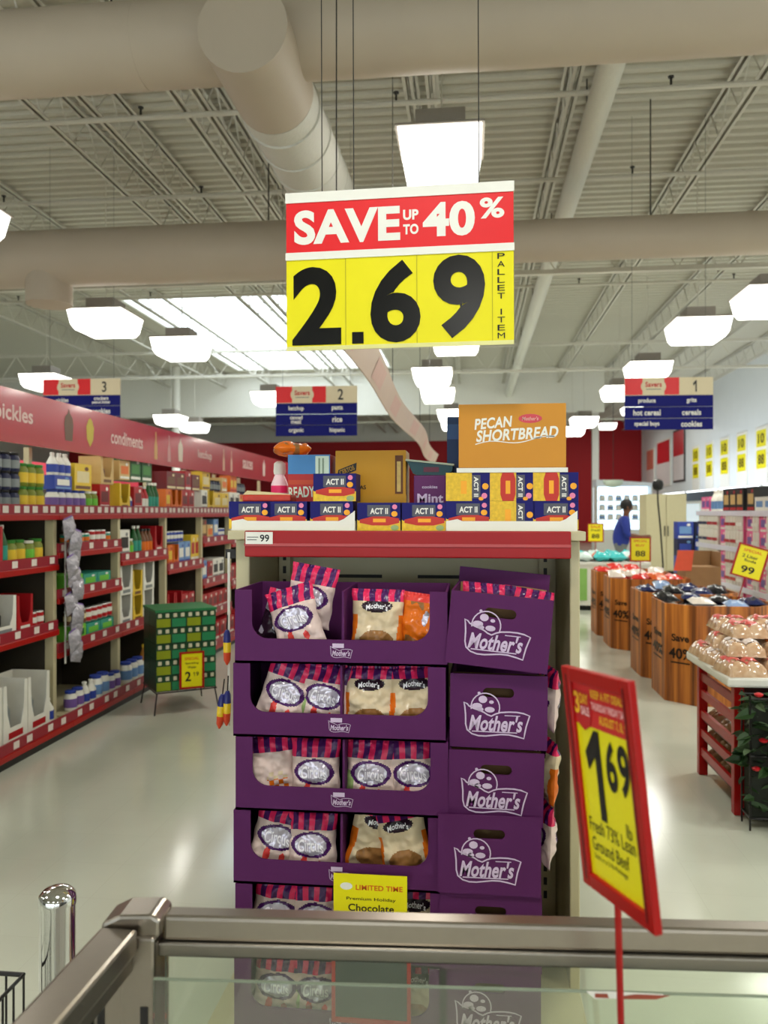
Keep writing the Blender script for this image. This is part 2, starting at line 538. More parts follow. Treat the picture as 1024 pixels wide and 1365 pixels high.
for x, (ys, where) in LAMPS.items():
    for k, y in enumerate(ys):
        z = 4.15 if y == 6.25 else (5.35 if y > 28 else 3.95)
        sx, sz = (1.0, .74) if y == 6.25 else (1.16, .66)
        t = thing('high_bay_lamp', 'glowing high-bay lamp %s, %s from the front' % (where, ORD[k]), 'lamp', (x + SHIFT.get((x, y), 0), y, z), group='high-bay lamps')
        S = Matrix.Diagonal((sx, sx, sz, 1)) @ Matrix.Rotation(PI / 4, 4, 'Z')
        m1 = MB().lathe([(.32 * 1.414, .42), (.335 * 1.414, .40), (.335 * 1.414, .385)], 4, X=S)
        m1.box(-.19, .19, -.19, .19, .42 * sz, .42 * sz + .16)
        m1.build('housing', mat('lamp_housing', (150, 142, 132), .5), t)
        m1 = MB().lathe([(.25 * 1.414, 0.0), (.285 * 1.414, .10), (.315 * 1.414, .385)], 4, X=S)
        m1.build('lens', M_lens, t)
        MB().tube([(0, 0, .42 * sz + .16), (.01, 0, .9), (-.01, .01, 1.1), (0, 0, ZC - z)], .007, 6).build('hanging_cord', M_steel, t)
        ld = bpy.data.lights.new('lamp_light', 'AREA')
        ld.shape = 'DISK'; ld.size = .5; ld.energy = LAMP_W; ld.color = (.99, .975, .885)
        lo = bpy.data.objects.new('lamp_light', ld); COL.objects.link(lo)
        lo.location = (0, 0, -.012); lo.parent = t

# ================================================================== CENTRE GONDOLA END
t = thing('end_gondola', 'cream end-of-aisle gondola holding the purple cookie displays', 'gondola', (0, 0, 0))
GX0, GX1, GF, GB, GT = -.745, .325, 2.46, 2.88, 1.492
MB().box(GX0, GX1, GB, GB + .03, 0.0, GT - .03).build('back_panel', M_cream, t)
for a in (.12, .55):
    MB().box(GX0 + a, GX0 + a + .3, GB - .002, GB, 1.31, 1.322).build('panel_slot', M_dark, t)
MB().box(GX0, GX0 + .045, GF, GB, 0, GT - .03).build('side_panel', M_cream, t, bevel=.004)
MB().box(GX1 - .03, GX1, GF, GB, 0, GT - .03).build('side_panel', M_cream, t, bevel=.004)
for x, s in ((GX0 + .05, 1), (GX1 - .09, 1)):
    up = MB().box(x, x + .04, GB - .05, GB, .12, GT - .035).build('slotted_upright', M_cream, t)
    sl = MB().box(x + .014, x + .026, GB - .0515, GB - .05, 0, .026).mesh('slot', [M_dark])
    for i in range(26):
        o = bpy.data.objects.new('slot', sl); COL.objects.link(o); o.parent = up; o.location = (0, 0, .2 + i * .047)
MB().box(GX0 - .01, GX1 + .01, GF - .055, GB, GT - .028, GT).build('top_shelf', M_cream, t, bevel=.003)
r_ = MB().box(GX0 + .05, GX1 - .035, GF - .075, GF - .057, GT - .080, GT + .001).build('price_rail', mat('rail_red', (160, 12, 18), .45, var=.04), t, bevel=.004)
MB().box(GX0 + .05, GX1 - .035, GF - .078, GF - .0755, GT - .046, GT - .038).build('painted_highlight', mat('rail_highlight', (186, 70, 70), .3), r_)  # pale strip paints the glossy rail's highlight line
mb = MB().box(GX0 + .055, GX0 + .14, GF - .080, GF - .0785, GT - .040, GT - .003, 0)
mb.text('99', GX0 + .115, GT - .022, GF - .0808, .022, mt=1, bold=.02)
mb.box(GX0 + .06, GX0 + .095, GF - .0806, GF - .0801, GT - .020, GT - .018, 1)
mb.box(GX0 + .06, GX0 + .09, GF - .0806, GF - .0801, GT - .028, GT - .026, 1)
mb.build('price_tag', [M_paper, M_black], r_)
MB().box(GX0, GX1, 2.06, GB, 0, .105).build('base_deck', M_cream, t, bevel=.004)
MB().box(GX0 + .01, GX1 - .01, 2.05, 2.059, .03, .10).build('kick_plate', M_red, t)

# run of shelving behind the end gondola (hidden behind it from here, seen over the top)
t = thing('centre_gondola', 'cream centre gondola run behind the end display', 'gondola', (0, 0, 0))
MB().box(-.24, -.18, GB + .06, 14.0, 0, 1.46).build('spine_panel', M_cream, t)
for s, a, b in ((-1, -.70, -.24), (1, -.18, .28)):
    for z in (.12, .5, .88, 1.26):
        MB().box(a, b, GB + .06, 14.0, z - .03, z).build('shelf', M_cream, t)
MB().box(-.70, .28, GB + .06, 14.0, 0, .089).build('base', M_cream, t)
# hanging fascia band over the centre gondola
t = thing('fascia_band', 'pale pink printed fascia band hanging over the centre gondola', 'band', (0, 0, 0))
M_pale = mat('pale_fascia', (212, 188, 170), .35, var=.06, scale=2)
mb = MB(); vs = []; fs = []
N = 24
for i in range(N + 1):
    y = 3.35 + 10.6 * i / N
    xb = -.68 + .03 * math.sin(i * .55); xt = xb + .075
    zb = 2.38; zt = zb + .175
    vs += [(xb, y, zb), (xt, y, zt), (xt + .008, y, zt), (xb + .008, y, zb)]
for i in range(N):
    a, b = 4 * i, 4 * i + 4
    for k in range(4): fs.append((a + k, b + k, b + (k + 1) % 4, a + (k + 1) % 4))
fs += [(0, 1, 2, 3), (4 * N + 3, 4 * N + 2, 4 * N + 1, 4 * N)]
mb.add(vs, fs)
mb.build('band', M_pale, t, True)
def fpt(y, k):
    i = (y - 3.35) / 10.6 * N
    xb = -.68 + .03 * math.sin(i * .55)
    return (xb + .075 * k + .010, y, 2.38 + .175 * k)
for y in (3.6, 5.0, 6.6, 8.4, 10.4, 12.4):
    mb = MB()
    vs = [fpt(y + .6 * q / 4, k) for q in range(5) for k in (.15, .85)]
    mb.add(vs, [(2 * q, 2 * q + 2, 2 * q + 3, 2 * q + 1) for q in range(4)])
    mb.build('printed_panel', mat('pink_fascia_print', (216, 176, 164), .4), t)
for y in (3.5, 6.2, 9.0, 12.0):
    p = fpt(y, 1.0)
    MB().tube([(p[0] - .01, y, p[2]), (p[0] - .01, y, ZC)], .003, 4).build('hanging_wire', M_dark, t)

# ------------------------------------------------------------------ the purple display
def logo(mb, cx, cz, y, wd, mt=0, X=None, full=True):
    s = wd / 600.0
    q = lambda a, b: (cx + (a - 450) * s, cz - (b - 420) * s)
    out = [(150, 270), (158, 310), (166, 380), (168, 470), (182, 522), (225, 556), (285, 572), (350, 572), (420, 562), (490, 552), (560, 552), (630, 564), (696, 580), (704, 530), (716, 470), (746, 372), (690, 352), (630, 344), (560, 344), (482, 352), (440, 366), (400, 388), (365, 376), (330, 354), (285, 338), (235, 322), (195, 302), (180, 284)]
    mb.ribbon([q(*p) for p in out], 13 * s, y, mt, True, X)
    if full:
        arc = [(345 + 130 * math.cos(a), 310 - 130 * math.sin(a)) for a in [PI * (1.05 - 1.15 * i / 14) for i in range(15)]]
        mb.ribbon([q(*p) for p in arc], 11 * s, y, mt, False, X)
        for (a, b, rx, rz) in ((322, 238, 40, 34), (270, 300, 48, 28), (385, 330, 46, 26), (300, 330, 30, 20), (400, 260, 22, 16), (287, 182, 14, 14)):
            c = q(a, b); mb.disc(c[0], c[1], rx * s, rz * s, y, mt, 12, X)
        c = q(430, 532); mb.rect(c[0] - 205 * s, c[0] + 205 * s, c[1] - 5 * s, c[1] + 5 * s, y, mt, X)
        c = q(590, 378); mb.rect(c[0] - 70 * s, c[0] + 70 * s, c[1] - 4 * s, c[1] + 4 * s, y, mt, X)
    c = q(440, 452); mb.text("Mother's", c[0], c[1], y, 150 * s, 490 * s, mt, .028, .28, X=X)
    return mb

DX0, DX1, DF, DB = -.66, -.068, 2.165, 2.445
PITCH = .205
BASE = .105
DW = DX1 - DX0
def make_tray():
    mb = MB()
    T = .006
    D = DB - DF
    hw = DW / 2
    mb.box(-hw, hw, 0, D, 0, T)                       # bottom
    mb.box(-hw, hw, D - T, D, T, PITCH - .002)        # back
    mb.box(-hw, -hw + T, T, D - T, T, PITCH - .002); mb.box(hw - T, hw, T, D - T, T, PITCH - .002)
    # front frame with a rounded cut-out (one ring polygon split in two halves)
    W = hw; zt = PITCH - .002
    lip = .068; sx = .048; r = .045
    left = [(-W, 0), (0, 0), (0, lip), (-W + sx + r, lip)]
    for i in range(1, 6):
        a = PI / 2 * i / 6
        left.append((-W + sx + r - r * math.sin(a), lip + r - r * math.cos(a)))
    left += [(-W + sx, lip + r), (-W + sx, zt), (-W, zt)]
    mb.plate(left, 0, T)
    mb.plate([(-a, b) for a, b in reversed(left)], 0, T)
    return mb
tray_me = None
M_kin = mat('tray_inside', (50, 16, 58), .6)
for k in range(6):
    z = BASE + k * PITCH
    t = make_tray().build('display_tray', M_purple, None)
    t.location = ((DX0 + DX1) / 2 + (0.0, .003, -.002, .004, -.003, .002)[k], DF, z)
    tag(t, 'purple cardboard cookie display tray, %s from the bottom of the left stack' % ORD[k], 'display tray', 'stacked display trays')
    MB().box(.005, .011, .008, DB - DF - .008, .006, PITCH - .004).build('divider', M_purple, t)
    mb = MB()
    logo(mb, .005, .035, -.0008, .062, full=False)
    mb.rect(-.02, .012, .046, .058, -.0008)
    mb.build('printed_logo', M_lilac, t)

# cookie bags
M_bagp = mat('bag_pink', (226, 44, 96), .22, var=.1, scale=40, bump=.55)
M_bagv = mat('bag_purple', (74, 30, 92), .22, var=.1, scale=40, bump=.55)
M_bagw = mat('bag_pale', (226, 200, 192), .24, var=.06, scale=20, bump=.55)
M_bagc = mat('bag_cream', (220, 198, 164), .22, var=.08, scale=20, bump=.55)
M_bago = mat('bag_orange', (226, 112, 26), .24, var=.15, scale=20, bump=.55)
M_bagb = mat('bag_cookie_print', (150, 104, 58), .3, var=.4, scale=60)
M_bags = mat('bag_silver', (206, 198, 214), .18, .35, var=.1, scale=30, bump=.55)
M_bagr = mat('bag_red', (226, 70, 66), .25)
M_bagg = mat('bag_green', (150, 172, 110), .25, bump=.55)
M_bagk = mat('bag_dark', (44, 26, 40), .2, bump=.55)
M_bagt = mat('bag_teal', (24, 150, 150), .25)
M_bagn = mat('bag_navy', (30, 38, 84), .22, var=.2)
M_bagclear = mat('bag_clear_pale', (214, 200, 180), .2, var=.12)
BM = [M_bagw, M_bagp, M_bagv, M_bags, M_bagr, M_bagc, M_bago, M_bagb, M_bagk, M_bagg]
def bag_proto(kind, seed, wd, h, d, desc):
    rnd = random.Random(seed)
    nx, nz = 52, 62
    off = Vector((rnd.random() * 50, rnd.random() * 50, seed))
    def surf(u, v, side):
        bulge = max(0, 1 - abs(u) ** 3.0) ** .6 * (max(0, math.sin(PI * min(1, max(0, v * 1.04)))) ** .45)
        x = u * wd / 2 * (1 - .06 * math.sin(PI * v)) + .004 * noise.noise(Vector((v * 5, 3.1, seed)))
        z = v * h
        y = side * d / 2 * bulge
        n1 = noise.noise(Vector((x * 22, z * 22, side * 9)) + off); n2 = noise.noise(Vector((x * 55, z * 55, side * 9)) + off)
        y += (.012 * n1 + .006 * n2) * min(1, bulge * 1.6) * side
        if v > .93: y += .003 * math.sin(x * 300)
        return (x, y, z)
    def mtl(u, v, side):
        if kind == 'circus':
            if v > .70: return 1 if int((u + 1.02) * 4.2) % 2 == 0 else 2
            e = (u / .84) ** 2 + ((v - .47) / .20) ** 2
            if e < .62: return 3
            if e < 1: return 2
            if (u + .3) ** 2 + ((v - .18) * 1.2) ** 2 < .02: return 4
            if (u - .35) ** 2 * .5 + ((v - .17) * 1.2) ** 2 < .007: return 4
            if seed == 14 and u < -.70 and v < .5: return 9
            return 0
        if kind == 'plain':
            if v > .72: return 1 if int((u + 1.02) * 4.2) % 2 == 0 else 2
            if abs(u - .15) < .42 and .14 < v < .42 and (int((u + 1) * 5) + int(v * 14)) % 2: return 6 if v < .3 else 5
            return 0
        if kind == 'side':
            if v > .72: return 1 if int((u + 1.02) * 3) % 2 == 0 else 3
            return 8 if noise.noise(Vector((u * 2.5, v * 4, seed))) > -.1 else 3
        if kind == 'cookie':
            if v > .80: return 1 if int((u + 1.02) * 4.2) % 2 == 0 else 2
            e = (u / .6) ** 2 + ((v - .73) / .10) ** 2
            if e < 1: return 8
            if abs(u + .05 * math.sin(v * 9)) > .80 and v < .6: return 6
            if v < .36 and (u / .65) ** 2 + ((v - .2) / .16) ** 2 < 1: return 7
            return 5
        if kind == 'orange':
            if v > .86: return 4
            if (u - .3) ** 2 + ((v - .6) * 1.1) ** 2 < .02: return 3
            if noise.noise(Vector((u * 2.2, v * 3, seed))) > .25: return 7
            return 6
        return 0
    mb = MB()
    for side in (-1, 1):
        vs = [surf(-1 + 2 * i / nx, j / nz, side) for j in range(nz + 1) for i in range(nx + 1)]
        for j in range(nz):
            for i in range(nx):
                a = j * (nx + 1) + i
                f = (a, a + 1, a + nx + 2, a + nx + 1)
                if side > 0: f = f[::-1]
                mb.add([], [], 0)
                mb.f.append(tuple(q + (0 if side < 0 else (nx + 1) * (nz + 1)) for q in f))
                mb.m.append(mtl(-1 + 2 * (i + .5) / nx, (j + .5) / nz, side))
        mb.v += vs
    parts = [('cookie_bag', mb, BM, True)]
    tb = MB()
    def proj(word, cz, hh, ww, tilt=0.0):
        vs, fs, asp = text_geo(word, .02, 0)
        out = []
        for a, b in vs:
            u = a * ww; v = cz + b * hh * (1 - .35 * (1 - (2 * a) ** 2) * 0) + .04 * (1 - (2 * a) ** 2)
            p = surf(u, v, -1)
            out.append((p[0], p[1] - .0022, p[2]))
        tb.add(out, fs, 0)
    if kind == 'circus':
        proj('Circus', .44, .19, 1.05); parts.append(('lettering', tb, mat('bag_letters', (246, 240, 250), .2), False))
    elif kind == 'cookie':
        proj("Mother's", .70, .09, .85); parts.append(('lettering', tb, mat('bag_letters', (246, 240, 250), .2), False))
    return proto('cookie_bag', parts, wd, d, h, desc, 'bag')
CIR = [bag_proto('circus', 11 + i, .145, .178, .05, 'pink and white circus cookie bag') for i in range(4)]
COO = [bag_proto('cookie', 31 + i, .150, .178, .05, 'cream and orange cookie bag') for i in range(2)]
PLN = bag_proto('plain', 41, .145, .178, .05, 'plain pale cookie bag')
SID = bag_proto('side', 42, .12, .165, .05, 'dark sided cookie bag')
ORB = bag_proto('orange', 51, .125, .168, .05, 'orange cookie bag')
lvl = ['bottom', 'second lowest', 'third lowest', 'fourth', 'fifth', 'top']
# (tray level, x offset from tray centre, z offset, bag, tilt about y, lean about x, yaw, depth offset, wording)
BAGS = [
    (5, -.205, .0, SID, .28, -.22, .25, .10, 'dark side of a circus cookie bag at far left of the top tray'),
    (5, -.118, .065, CIR[0], .16, -.12, -.1, .115, 'pink striped circus bag rising tallest out of the top tray'),
    (5, -.110, .002, CIR[2], -.32, -.20, -.05, .045, 'circus cookie bag tilted left in front of the tallest bag'),
    (5, .098, .012, COO[0], .02, -.12, 0, .05, 'cream cookie bag with striped top in the right half of top tray'),
    (5, .212, .006, ORB, .10, -.1, -.25, .06, 'orange cookie bag at the right end of the top tray'),
    (4, -.185, -.005, CIR[1], .30, -.12, 0, .05, 'leaning circus bag at left end of the fifth tray up'),
    (4, -.062, .0, CIR[3], .14, -.12, -.05, .05, 'circus bag left of the divider in the fifth tray up'),
    (4, .078, .0, COO[1], .0, -.12, 0, .05, 'cream cookie bag right of the divider in the fifth tray up'),
    (4, .210, .0, COO[0], -.05, -.12, .05, .055, 'cream cookie bag at right end of the fifth tray up'),
    (3, -.195, .0, PLN, -.06, -.12, .3, .06, 'circus bag showing its plain back at left of the fourth tray up'),
    (3, -.075, .0, CIR[0], -.02, -.12, -.05, .05, 'circus bag left of the divider in the fourth tray up'),
    (3, .080, .0, CIR[3], .03, -.12, 0, .05, 'circus bag right of the divider in the fourth tray up'),
    (3, .208, .0, CIR[1], -.06, -.12, 0, .055, 'circus bag at right end of the fourth tray up'),
    (2, -.205, .0, CIR[2], .24, -.12, .15, .055, 'leaning circus bag at left end of the third tray up'),
    (2, -.085, .0, CIR[0], -.01, -.12, 0, .05, 'upright circus bag left of the divider in the third tray up'),
    (2, .075, -.01, COO[1], .22, -.12, .2, .07, 'cream bag slumped beside the divider in the third tray up'),
    (2, .190, -.004, COO[0], -.24, -.12, -.1, .055, 'orange edged cream bag tipped over in the third tray up'),
    (1, -.195, -.01, CIR[2], .1, -.12, .1, .055, 'circus bag at left end of the second tray up'),
    (1, -.07, -.012, CIR[1], -.04, -.12, 0, .055, 'circus bag left of the divider in the second tray up'),
    (1, .085, -.008, COO[0], .02, -.12, 0, .055, 'cream bag behind the yellow tag in the second tray up'),
    (1, .21, -.008, COO[1], -.03, -.12, 0, .055, 'cream bag at right end of the second tray up'),
    (0, -.19, -.01, CIR[0], .06, -.12, 0, .055, 'circus bag at left end of the lowest tray'),
    (0, -.07, -.01, CIR[3], -.04, -.12, 0, .055, 'circus bag left of the divider in the lowest tray'),
    (0, .085, -.01, COO[1], .02, -.12, 0, .055, 'cream bag right of the divider in the lowest tray'),
    (0, .21, -.01, COO[0], .02, -.12, 0, .055, 'cream bag at right end of the lowest tray'),
]
for (lv, dx, dz, p, ty, lx, yw, dy, lab) in BAGS:
    put(p, ((DX0 + DX1) / 2 + dx, DF + dy, BASE + lv * PITCH + .012 + max(0, dz) + abs(math.sin(ty)) * p.w / 2), 0, lab, 'cookie bags in the purple trays', rot=(lx, ty, yw))

# ------------------------------------------------------------------ purple shipping boxes
M_liner = mat('shaded_board', (84, 60, 34), .8)
def shipping_box(label, loc, rz, rot=None, open_top=False, hh=.222, wd=.272):
    D = .30
    t = bpy.data.objects.new('shipping_box', None)
    COL.objects.link(t); t.location = loc; t.rotation_euler = rot or (0, 0, rz)
    tag(t, label, 'box', 'purple shipping boxes')
    T = .006
    mb = MB()
    # front wall with a hand hole: built as a frame
    hx, hz0, hz1 = .042, hh - .062, hh - .036
    mb.box(-wd / 2, wd / 2, 0, T, 0, hz0); mb.box(-wd / 2, wd / 2, 0, T, hz1, hh)
    mb.box(-wd / 2, -hx, 0, T, hz0, hz1); mb.box(hx, wd / 2, 0, T, hz0, hz1)
    mb.build('front_wall', M_purple, t)
    for sx in (-1, 1):
        zc = (hz0 + hz1) / 2; r = (hz1 - hz0) / 2
        for sz in (-1, 1):
            pts = [(sx * hx, zc + sz * r)] + [(sx * (hx - r + r * math.cos(PI / 2 * i / 6)), zc + sz * r * math.sin(PI / 2 * i / 6)) for i in range(7)][::-1]
            if sx * sz < 0: pts = pts[::-1]
            MB().plate(pts, 0, T).build('hole_corner', M_purple, t)
    MB().box(-wd / 2, wd / 2, T, D, 0, T).build('bottom', M_purple, t)
    MB().box(-wd / 2, wd / 2, D - T, D, T, hh + (.045 if open_top else 0)).build('back_wall', M_purple, t)
    MB().box(-wd / 2, -wd / 2 + T, T, D - T, T, hh).build('side_wall', M_purple, t)
    MB().box(wd / 2 - T, wd / 2, T, D - T, T, hh * .35).build('low_side_wall', M_purple, t)
    MB().box(-wd / 2 + T, wd / 2 - T, T + .03, T + .033, T, hh - .003).build('shade_liner', M_liner, t)  # dark sheet behind the hand hole stands in for the shade inside
    mb = MB(); logo(mb, -.004, .078, -.0008, .178)
    mb.build('printed_logo', M_lilac, t)
    return t
BXC = .058
for l, x, y, z, hh, wd, rot, op in (
    ('purple shipping box at the bottom of the right stack', -.010, 2.165, BASE, .2095, .272, None, False),
    ('purple shipping box second from the bottom of the right stack', -.008, 2.160, BASE + .210, .2095, .272, None, False),
    ('purple shipping box third from bottom, standing proud of its stack', -.012, 2.150, BASE + .420, .2105, .274, None, False),
    ('purple shipping box with scuffed hole, nested in the one below', .004, 2.168, .705, .198, .255, (0, .02, 0), False),
    ('purple shipping box directly under the open tilted one', .012, 2.180, .9085, .200, .262, (0, .012, -.02), False)):
    shipping_box(l, (BXC + x, y, z), 0, rot, op, hh, wd)
z4 = .705
top = shipping_box('tilted open purple shipping box on top of right stack', (BXC + .005, 2.150, 1.132), .0, (0, .09, -.05), True, hh=.196, wd=.272)
mb = MB().plate([(-.128, .15), (.128, .15), (.128, .196), (.06, .200), (-.06, .198), (-.128, .196)], .276, .280)
mb.build('kraft_flap', M_kraft, top)
# bags standing in the open box and showing at the stack's right side
k = 0
for (x, y, z, p, ty, yw, lab) in (
        (.03, 2.25, 1.172, CIR[0], .10, .1, 'striped circus bag peeking out of the open purple box'),
        (.135, 2.25, 1.160, CIR[2], .12, -.4, 'striped circus bag at right edge of the open purple box'),
        (.215, 2.36, .925, CIR[1], .02, -1.35, 'pale cookie bag bulging from the side of second box down'),
        (.212, 2.35, .72, COO[0], .02, -1.35, 'orange cookie bag bulging from the side of third box down'),
        (.205, 2.35, .54, CIR[3], .02, -1.4, 'silvery cookie bag bulging from the side of fourth box down')):
    put(p, (x, y, z), 0, lab, 'bags in the purple shipping boxes', rot=(-.05, ty, yw))

# yellow limited time card on a red frame
t = thing('promo_card', 'yellow limited time cookie card in red frame before the trays', 'sign', (-.272, 2.148, .17), rz=.0)
mb = MB().box(-.10, .10, -.003, 0, .0, .17); mb.build('photo_panel', mat('dark_photo_print', (52, 62, 60), .4, var=.5, scale=18), t)
mb = MB()
for a in ((-.108, .108, -.008, .004), (-.108, .108, .168, .176)): mb.box(a[0], a[1], -.008, .006, a[2], a[3])
mb.box(-.108, -.098, -.008, .006, .004, .168); mb.box(.098, .108, -.008, .006, .004, .168)
mb.build('red_frame', M_red, t)
mb = MB().box(-.103, .098, -.004, -.001, .176, .395); mb.build('card', M_yellow, t)
mb = MB()
mb.text('LIMITED TIME', .022, .360, -.0046, .014, .128, 0, .02)
mb.disc(-.068, .362, .017, .010, -.0044, 1)
mb.text('Premium Holiday', 0, .328, -.0046, .011, .135, 2, .01)
mb.text('Chocolate', 0, .305, -.0046, .020, .125, 2, .02)
mb.text('Chip Cookies', 0, .277, -.0046, .022, .16, 2, .02)
mb.build('lettering', [mat('orange_ink', (216, 96, 20), .4), M_paper, mat('brown_ink', (60, 46, 10), .4)], t)
MB().box(-.012, .012, .001, .006, .21, .30).build('clip', M_dark, t)
MB().cyl((0, .003, -.065), (0, .003, .0), .006, n=8).build('stem', M_red, t)

# ------------------------------------------------------------------ popcorn and cartons on the top shelf
M_popy = mat('popcorn_print', (236, 186, 40), .4, var=.35, scale=90)
M_plate = mat('grey_plate_print', (78, 78, 92), .4)
M_ribbon = mat('red_ribbon_print', (196, 44, 26), .4)
M_orange = mat('orange_ink2', (250, 170, 30), .4)
M_pink = mat('pink_print', (232, 130, 170), .4)
PW, PH, PD = .136, .087, .10
PM = [M_navy, M_plate, M_paper, M_ribbon, M_orange, M_popy, M_pink, M_bagg]
def pop_front():
    body = MB().box(-PW / 2, PW / 2, 0, PD, 0, PH)
    f = MB(); y = -.0006
    f.rect(-PW / 2, PW / 2, .0, .031, y, 5)
    f.face([(-PW / 2, .0), (-.045, .0), (-.062, .026), (-PW / 2, .035)], y - .0001, 5)
    f.face([(-.060, .024), (-.02, .016), (.03, .016), (.064, .024), (.064, .038), (.03, .044), (-.02, .044), (-.060, .034)], y - .0003, 3)
    f.rect(-.036, .036, .044, .080, y - .0003, 1)
    f.text('ACT II', .001, .061, y - .0006, .019, .056, 2, .035)
    f.rect(-.018, .022, .026, .037, y - .0005, 4)
    f.disc(.049, .052, .010, .009, y - .0005, 4, 10); f.disc(.05, .074, .008, .008, y - .0005, 6, 10)
    f.disc(.05, .009, .013, .009, y - .0005, 7, 8)
    return proto('popcorn_box', [('popcorn_box', body, [M_navy], False), ('front_print', f, PM, False)], PW, PD, PH, 'navy popcorn box', 'box')
def pop_side(red):
    body = MB().box(-PW / 2, PW / 2, 0, PD, 0, PH)
    f = MB(); y = -.0006
    f.rect(-PW / 2, .012, 0, PH, y, 5)
    if red:
        f.face([(-.03, .0), (.004, .0), (.010, .02), (.010, .067), (.004, PH), (-.03, PH), (-.036, .067), (-.036, .02)], y - .0003, 3)
        f.rect(-.020, -.006, .022, .062, y - .0005, 4)
    else:
        f.rect(-.022, -.004, .022, .062, y - .0003, 4)
    f.rect(.012, .038, 0.008, .08, y - .0003, 1)
    f.text('ACT II', .025, .044, y - .0006, .014, .062, 2, .035, rot=-PI / 2)
    f.disc(.053, .045, .010, .010, y - .0005, 4, 10); f.disc(.05, .016, .009, .009, y - .0005, 6, 10); f.disc(.040, .007, .008, .006, y - .0005, 4, 8)
    return proto('popcorn_box', [('popcorn_box', body, [M_navy], False), ('side_print', f, PM, False)], PW, PD, PH, 'popcorn box on end', 'box')
PF, PS0, PS1 = pop_front(), pop_side(False), pop_side(True)
TY = 2.47
def gx(px, y=TY):
    u = (px - 512) / FPX
    return y * (u * CS - SN) / (u * SN + CS)
Z0 = GT
# open white shipping cases that hold the outer boxes
def tray_case(label, xa, xb, lipl):
    t = thing('case_tray', label, 'tray', ((xa + xb) / 2, TY, Z0))
    hw = (xb - xa) / 2
    MB().box(-hw, hw, -.012, PD + .05, 0, .004).build('tray_floor', M_paper, t)
    mb = MB().plate([(-hw, 0), (hw, 0), (hw, .062 if lipl > 0 else .030), (hw - .035, .036), (hw - .05, .030), (-hw + .05, .030), (-hw + .035, .036), (-hw, .030 if lipl > 0 else .05)], -.016, -.012)
    mb.build('front_lip', M_paper, t)
    MB().box(-hw, -hw + .004, -.012, PD + .05, .004, .03).build('tray_side', M_paper, t)
    MB().box(hw - .004, hw, -.012, PD + .05, .004, .03).build('tray_side', M_paper, t)
tray_case('white cut-down case under the left popcorn boxes', gx(311), gx(474), 1)
tray_case('white cut-down case under the right popcorn boxes', gx(595), gx(769), 1)
zt = Z0 + .0045
for (px, z, p, dy, lab) in (
        (333, zt, PF, 0, 'navy popcorn box at left end of the left white case'),
        (381, zt, PF, .0, 'navy popcorn box in the middle of the left white case'),
        (442, zt, PF, 0, 'navy popcorn box at right end of the left white case'),
        (505, Z0, PF, 0, 'navy popcorn box standing on the shelf, left of its twin'),
        (565, Z0, PF, 0, 'navy popcorn box standing on the shelf below the purple carton'),
        (624, zt, PF, 0, 'navy popcorn box at left end of the right white case'),
        (683, zt, PS0, 0, 'yellow popcorn box with sideways print in the right white case'),
        (741, zt, PF, 0, 'navy popcorn box at right end of the right white case'),
        (446, zt + PH + .0005, PF, .0, 'navy popcorn box stacked alone over the left white case'),
        (624, zt + PH + .0005, PS0, 0, 'upper popcorn box with sideways print, plain yellow, left of three'),
        (683, zt + PH + .0005, PS1, 0, 'upper popcorn box with sideways print and red oval, middle of three'),
        (741, zt + PH + .0005, PS1, 0, 'upper popcorn box with sideways print and red oval, right of three')):
    put(p, (gx(px), TY + dy + (.001 if z > zt else 0), z), 0, lab, 'popcorn boxes on the top shelf')
# move first two closer so they do not overlap: handled by spacing above
zs = zt + 2 * PH + .001
t = thing('cardboard_slip', 'white cardboard slip sheet under the orange carton', 'sheet', (gx(684), TY, zs))
MB().box(-.172, .165, -.002, .16, 0, .014).build('sheet', M_paper, t)
t = thing('shortbread_carton', 'big orange pecan shortbread carton on the upper popcorn boxes', 'carton', (gx(684), TY, zs + .0145))
MB().box(-.166, .160, 0, .16, 0, .196).build('carton', mat('orange_carton', (206, 140, 44), .55, var=.04), t, bevel=.002)
mb = MB()
mb.text('PECAN', -.060, .138, -.0008, .034, .118, 0, .03, .22, rot=.08)
mb.text('SHORTBREAD', .012, .103, -.0008, .036, .250, 0, .03, .22, rot=.05)
mb.ribbon([(-.115 + .24 * i / 16, .072 + .006 * math.sin(i * .55) + .0012 * i) for i in range(17)], .0028, -.0008, 0)
mb.disc(.052, .150, .036, .014, -.0007, 1)
mb.text("Mother's", .052, .150, -.0012, .012, .05, 2, .02, .2)
mb.build('lettering', [M_paper, mat('rose_ink', (206, 70, 84), .4), mat('pale_rose', (226, 170, 160), .5)], t)
t = thing('blue_carton', 'narrow dark blue carton edge behind the orange shortbread carton', 'carton', (gx(606, 2.66), 2.66, Z0))
MB().box(-.025, .055, 0, .12, 0, .375).build('carton', mat('deep_blue_carton', (24, 52, 100), .5), t, bevel=.002)
MB().rect(-.024, .02, .30, .35, -.0008).build('print', mat('blue_print', (50, 84, 140), .5), t)
